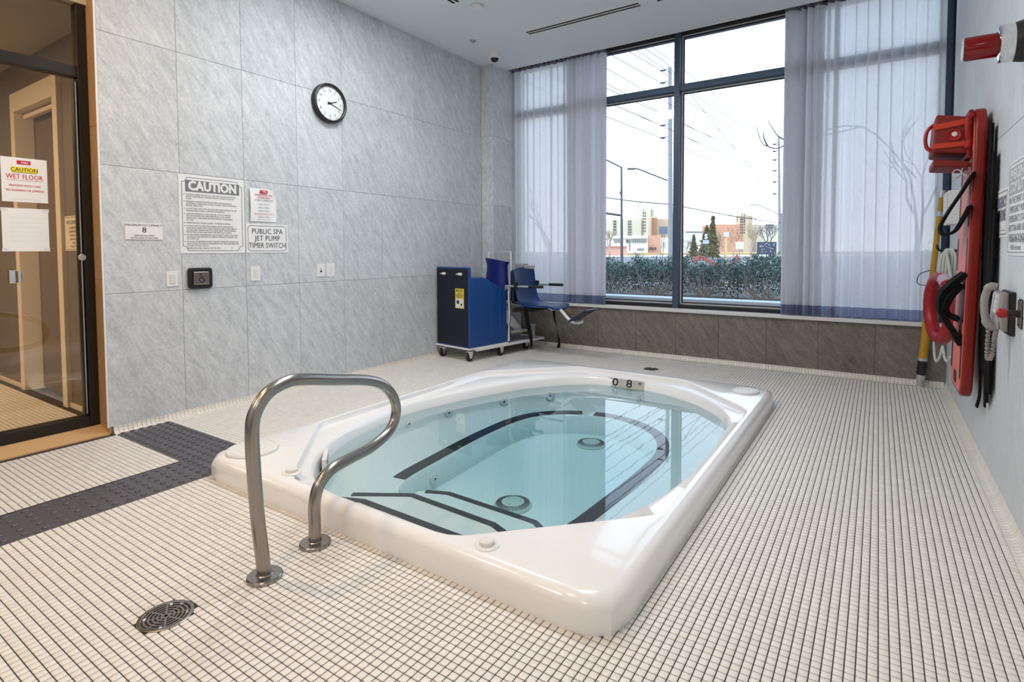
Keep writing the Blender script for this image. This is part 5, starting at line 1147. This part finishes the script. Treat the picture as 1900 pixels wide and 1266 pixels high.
# buildings
m_bld = mat('cream_render', srgb(226,214,188), .85); m_bld2 = mat('sand_render', srgb(214,192,158), .85); m_wh = mat('white_render', srgb(240,238,232), .85); m_brk = mat('pink_brick', srgb(206,160,138), .9); m_win = mat('dark_window', srgb(70,76,86), .3); m_brn = mat('brown_brick', srgb(176,130,100), .9)
WM = {}
def win_grid(parent, pxs, pys, w, h, d, m=m_win):
    key = (round(w*d,1), round(h*d,1), m.name)
    if key not in WM:
        o_ = MB().obox((0,0,0), E1, N1, ZU, w*d/FPX/2, .12, h*d/FPX/2).build('window', m); WM[key] = o_.data; bpy.data.objects.remove(o_)
    for x in pxs:
        for y in pys:
            o_ = bpy.data.objects.new('window', WM[key]); C.objects.link(o_); o_.parent = parent; o_.location = at(x, y, d) - WORLD[parent.name]
def bpart(parent, name, m, *a): mb = MB(); ebox(mb, *a); return mb.build(name, m, parent)
ap = thing('apartment_block', 'cream apartment block with round-topped stair tower far off in the left pane', 'building', tuple(at(1180, 468, 200)))
D_ = 200
bpart(ap, 'wing', m_bld, 1100, 1190, 405.5, 440, D_, 14, 0); bpart(ap, 'wing', m_bld2, 1219, 1262, 406, 440, D_+4, 14, 0)
c_ = at(1204.5, 437, D_) + N1*3; r_ = 13.4*D_/FPX; zt = at(1204, 392, D_).z; c_.z = 0
MB().lathe([(r_,0),(r_,zt),(r_*1.03,zt),(r_*1.03,zt+.5),(r_*.6,zt+1.1),(0,zt+1.5)], c_, ZU, 24).build('stair_tower', m_bld, ap)
bpart(ap, 'side_bay', m_brn, 1212, 1219.5, 404, 440, D_-1, 6, 0)
for x, y0 in ((1184.5,374),(1188,376),(1194,380),(1209.5,380),(1218,382)): MB().tube([at(x, y0, D_), at(x, y0+22, D_)], .09, 5).build('antenna', m_dark, ap)
win_grid(ap, (1139.3,1142.3,1166.5,1170.3), [411+5.1*k for k in range(6)], 2.0, 3.4, D_-.1); win_grid(ap, (1193.5,1197), [395.5+5.6*k for k in range(7)], 2.0, 3.6, D_-3)
lc = thing('commercial_building', 'low white commercial building with ribbon windows below the apartment block', 'building', tuple(at(1165, 468, 130)))
bpart(lc, 'walls', m_wh, 1100, 1202, 437.5, 468, 130, 12, 0); bpart(lc, 'fascia', mat('grey_fascia', srgb(170,168,164), .7), 1100, 1202, 442.3, 443.6, 129.6, 1)
win_grid(lc, [1141+3.4*k for k in range(4)] + [1173.5+3.6*k for k in range(8)], (447.5,), 2.9, 6.0, 129.8, mat('ribbon_window', srgb(140,146,148), .3)); win_grid(lc, (1164,), (448,), 3, 6, 129.8)
win_grid(lc, [1183+2.8*k for k in range(5)], (463,), 2.2, 3.6, 129.8, WM and mat('shop_window', srgb(120,140,156), .3)); bpart(lc, 'door', m_win, 1168, 1169.2, 445, 466, 129.7, .2)
bs = thing('brick_shop', 'pinkish brick low building right of the white commercial building', 'building', tuple(at(1214, 468, 135)))
bpart(bs, 'walls', m_brk, 1202.5, 1226, 437, 468, 131, 10, 0); bpart(bs, 'annex', m_wh, 1226, 1262, 441, 468, 131, 10, 0); win_grid(bs, (1232.5,), (455,), 5, 12, 130.8, mat('grey_glazing', srgb(176,182,186), .3)); win_grid(bs, (1206.5,1211,1216), (461.5,), 2.6, 5, 130.8)
rs = thing('red_shop', 'low reddish roofed shop at the left edge of the clear left pane', 'building', tuple(at(1120, 468, 110)))
bpart(rs, 'walls', m_brk, 1090, 1163.5, 457.5, 468, 112, 6, 0); bpart(rs, 'sign_band', mat('red_sign_band', srgb(190,110,96), .7), 1090, 1163.5, 457, 459, 111.6, .5)
tw2 = thing('round_tower_block', 'brick apartment row with round glazed tower far off in the right pane', 'building', tuple(at(1385, 468, 190)))
bpart(tw2, 'row', mat('orange_brick', srgb(220,160,132), .9), 1328, 1376, 416.5, 440, 190, 14, 0); bpart(tw2, 'row', m_bld, 1404, 1450, 416, 440, 194, 14, 0)
c_ = at(1387, 437, 190) + N1*3; r_ = 14.5*190/FPX; zt = at(1387, 403, 190).z; c_.z = 0
MB().lathe([(r_,0),(r_,zt),(r_*1.04,zt),(r_*1.04,zt+.45),(r_*.95,zt+.5),(r_*.6,zt+1.2),(0,zt+1.5)], c_, ZU, 24).build('round_tower', m_bld2, tw2)
win_grid(tw2, (1374,1377.5,1381), [407+5*k for k in range(6)], 2.0, 3.2, 186.5); win_grid(tw2, [1422+3*k for k in range(5)], (418, 422.5), 2.0, 2.6, 193.8)
for x, y0 in ((1368,392),(1376,393),(1381,394),(1401,394)): MB().tube([at(x,y0,190), at(x,y0+20,190)], .12, 5).build('antenna', m_dark, tw2)
lb2 = thing('long_low_block', 'long pale low block behind the trees in the right pane', 'building', tuple(at(1310, 468, 240)))
bpart(lb2, 'walls', m_wh, 1262, 1356, 428.5, 468, 240, 10, 0); win_grid(lb2, [1274+4*k for k in range(20)], (430.5,), 3, 1.6, 239.8)
# car
cr = thing('parked_car', 'small white car on the far road below the black and white sign', 'car', tuple(at(1310, 469, 95))); d_ = 95
o_ = at(1312, 469.3, d_); o_.z = .0
def cp(s, z, k): return o_ + E1*s + N1*(1.7*k) + ZU*z
MB().prism([(-2.1,.30),(2.1,.30),(2.15,.75),(1.4,.92),(.8,1.42),(-1.1,1.45),(-1.9,.95),(-2.15,.8)], lambda p, k: cp(p[0], p[1], k)).build('body', MW['white'], cr, bevel=.06)
MB().prism([(1.2,.95),(.72,1.34),(-1.0,1.36),(-1.6,.97)], lambda p, k: cp(p[0], p[1], -.01+1.02*k)).build('windows', m_win, cr)
for s in (-1.3, 1.35):
    for k in (.02, .9): MB().lathe([(0,0),(.32,0),(.32,.16),(0,.16)], cp(s,.32,k), N1, 16).build('wheel', MW['black'], cr)
# trees
def bare_tree(label, base, h, seed, m, spread=.9, depth=5, r0=.034, extra=None, k_=3):
    rnd = random.Random(seed); t = thing('bare_tree', label, 'tree', tuple(base)); mb = MB(); tr_ = MB()
    def grow(p, d, L, r, n):
        q = p + d*L; w = Vector((rnd.uniform(-1,1), rnd.uniform(-1,1), rnd.uniform(-.4,1)))*.10*L
        (tr_ if n == depth else mb).tube([p, (p+q)/2+w, q], [r, r*.85, r*.68], 6 if n > 3 else 3, caps=False)
        if n == 0: return
        for i in range(k_ if n > 1 else 3):
            a_ = rnd.uniform(0, 2*math.pi); tt = d.orthogonal().normalized(); bb = d.cross(tt); s_ = rnd.uniform(.35,1)*spread
            nd = (d + (tt*math.cos(a_)+bb*math.sin(a_))*s_*.75 + Vector((0,0,.12))).normalized(); grow(p + d*L*rnd.uniform(.65,1) if i else q, nd, L*rnd.uniform(.62,.82), r*.62, n-1)
    grow(Vector(base), Vector((rnd.uniform(-.05,.05), rnd.uniform(-.05,.05), 1)).normalized(), h*.30, h*r0, depth)
    tr_.build('trunk', m, t); 
    if extra:
        for P_ in extra: mb.tube(smooth_path(P_, 4), [.016-.011*i/(len(P_)*4-3) for i in range(len(smooth_path(P_, 4)))], 5)
    o_ = mb.build('branches', m, t); o_['kind'] = 'stuff'
m_bark = mat('pale_bark', srgb(190,168,148), .9); m_bark2 = mat('rusty_twigs', srgb(206,164,136), .9); m_bark3 = mat('grey_bark', srgb(140,136,136), .9)
def gnd(px, d): p = at(px, 470, d); p.z = 0; return p
bare_tree('bare pale tree in front of the brick row, right of the conifer', gnd(1345, 75), 4.6, 1, m_bark2); bare_tree('bare rusty tree left of the round tower', gnd(1362, 80), 5.2, 2, m_bark2); bare_tree('bare tree right of the round tower with pale trunk', gnd(1394, 62), 4.6, 3, m_bark); bare_tree('bare tree at the right edge of the clear pane', gnd(1428, 70), 5.0, 4, m_bark3)
bare_tree('bare tree just right of the mullion, half hidden by the hedge', gnd(1274, 84), 3.2, 6, m_bark); bare_tree('bare tree at the left edge of the clear left pane', gnd(1131, 90), 5.4, 7, m_bark); bare_tree('bare tree between the conifer and the black and white sign', gnd(1334, 66), 3.6, 8, m_bark)
bare_tree('bare street tree seen faintly through the left curtain', gnd(1020, 22), 5.0, 9, m_bark3, r0=.018, k_=2)
bare_tree('bare tree behind the right curtain, branch tips reaching into the clear pane', gnd(1700, 9.5), 4.0, 11, m_bark3, depth=4, r0=.016, k_=2, extra=[[at(1700,330,9.5), at(1600,235,9.2), at(1475,262,9), at(1445,275,9), at(1425,272,9), at(1412,262,9), at(1404,235,9)], [at(1600,235,9.2), at(1480,262,9), at(1448,255,9), at(1436,242,9), at(1425,224,9)], [at(1425,272,9), at(1418,258,9), at(1416,245,9)]])
def conifer(label, px, d, h, seed, w=.30):
    rng = np.random.default_rng(seed); b_ = gnd(px, d); t = thing('conifer', label, 'tree', tuple(b_)); MB().tube([b_, b_+Vector((0,0,h*.97))], [h*.02, h*.003], 6).build('trunk', m_bark3, t)
    n = 2600; z = rng.beta(1.0, 1.5, n)*h*.92+h*.06; R0 = (1-z/h)*h*w*(.55+.45*np.abs(np.sin(z*9/h*3))); a_ = rng.uniform(0,2*math.pi,n); rr_ = R0*np.sqrt(rng.uniform(.1,1,n))
    Cc = np.stack([b_.x+rr_*np.cos(a_), b_.y+rr_*np.sin(a_), z], 1); quads('needles', leaves(rng, Cc, h*.055), mat('conifer_green', srgb(128,122,86), .8, rnd=.3), t, 'stuff')
conifer('tall narrow conifer rising above the trees in the right pane', 1322, 64, 5.2, 1, .17); conifer('broad olive conifer left of the tall narrow conifer', 1311, 66, 4.2, 2, .34); conifer('small conifer near the mullion in the right pane', 1287, 70, 3.2, 3, .30)
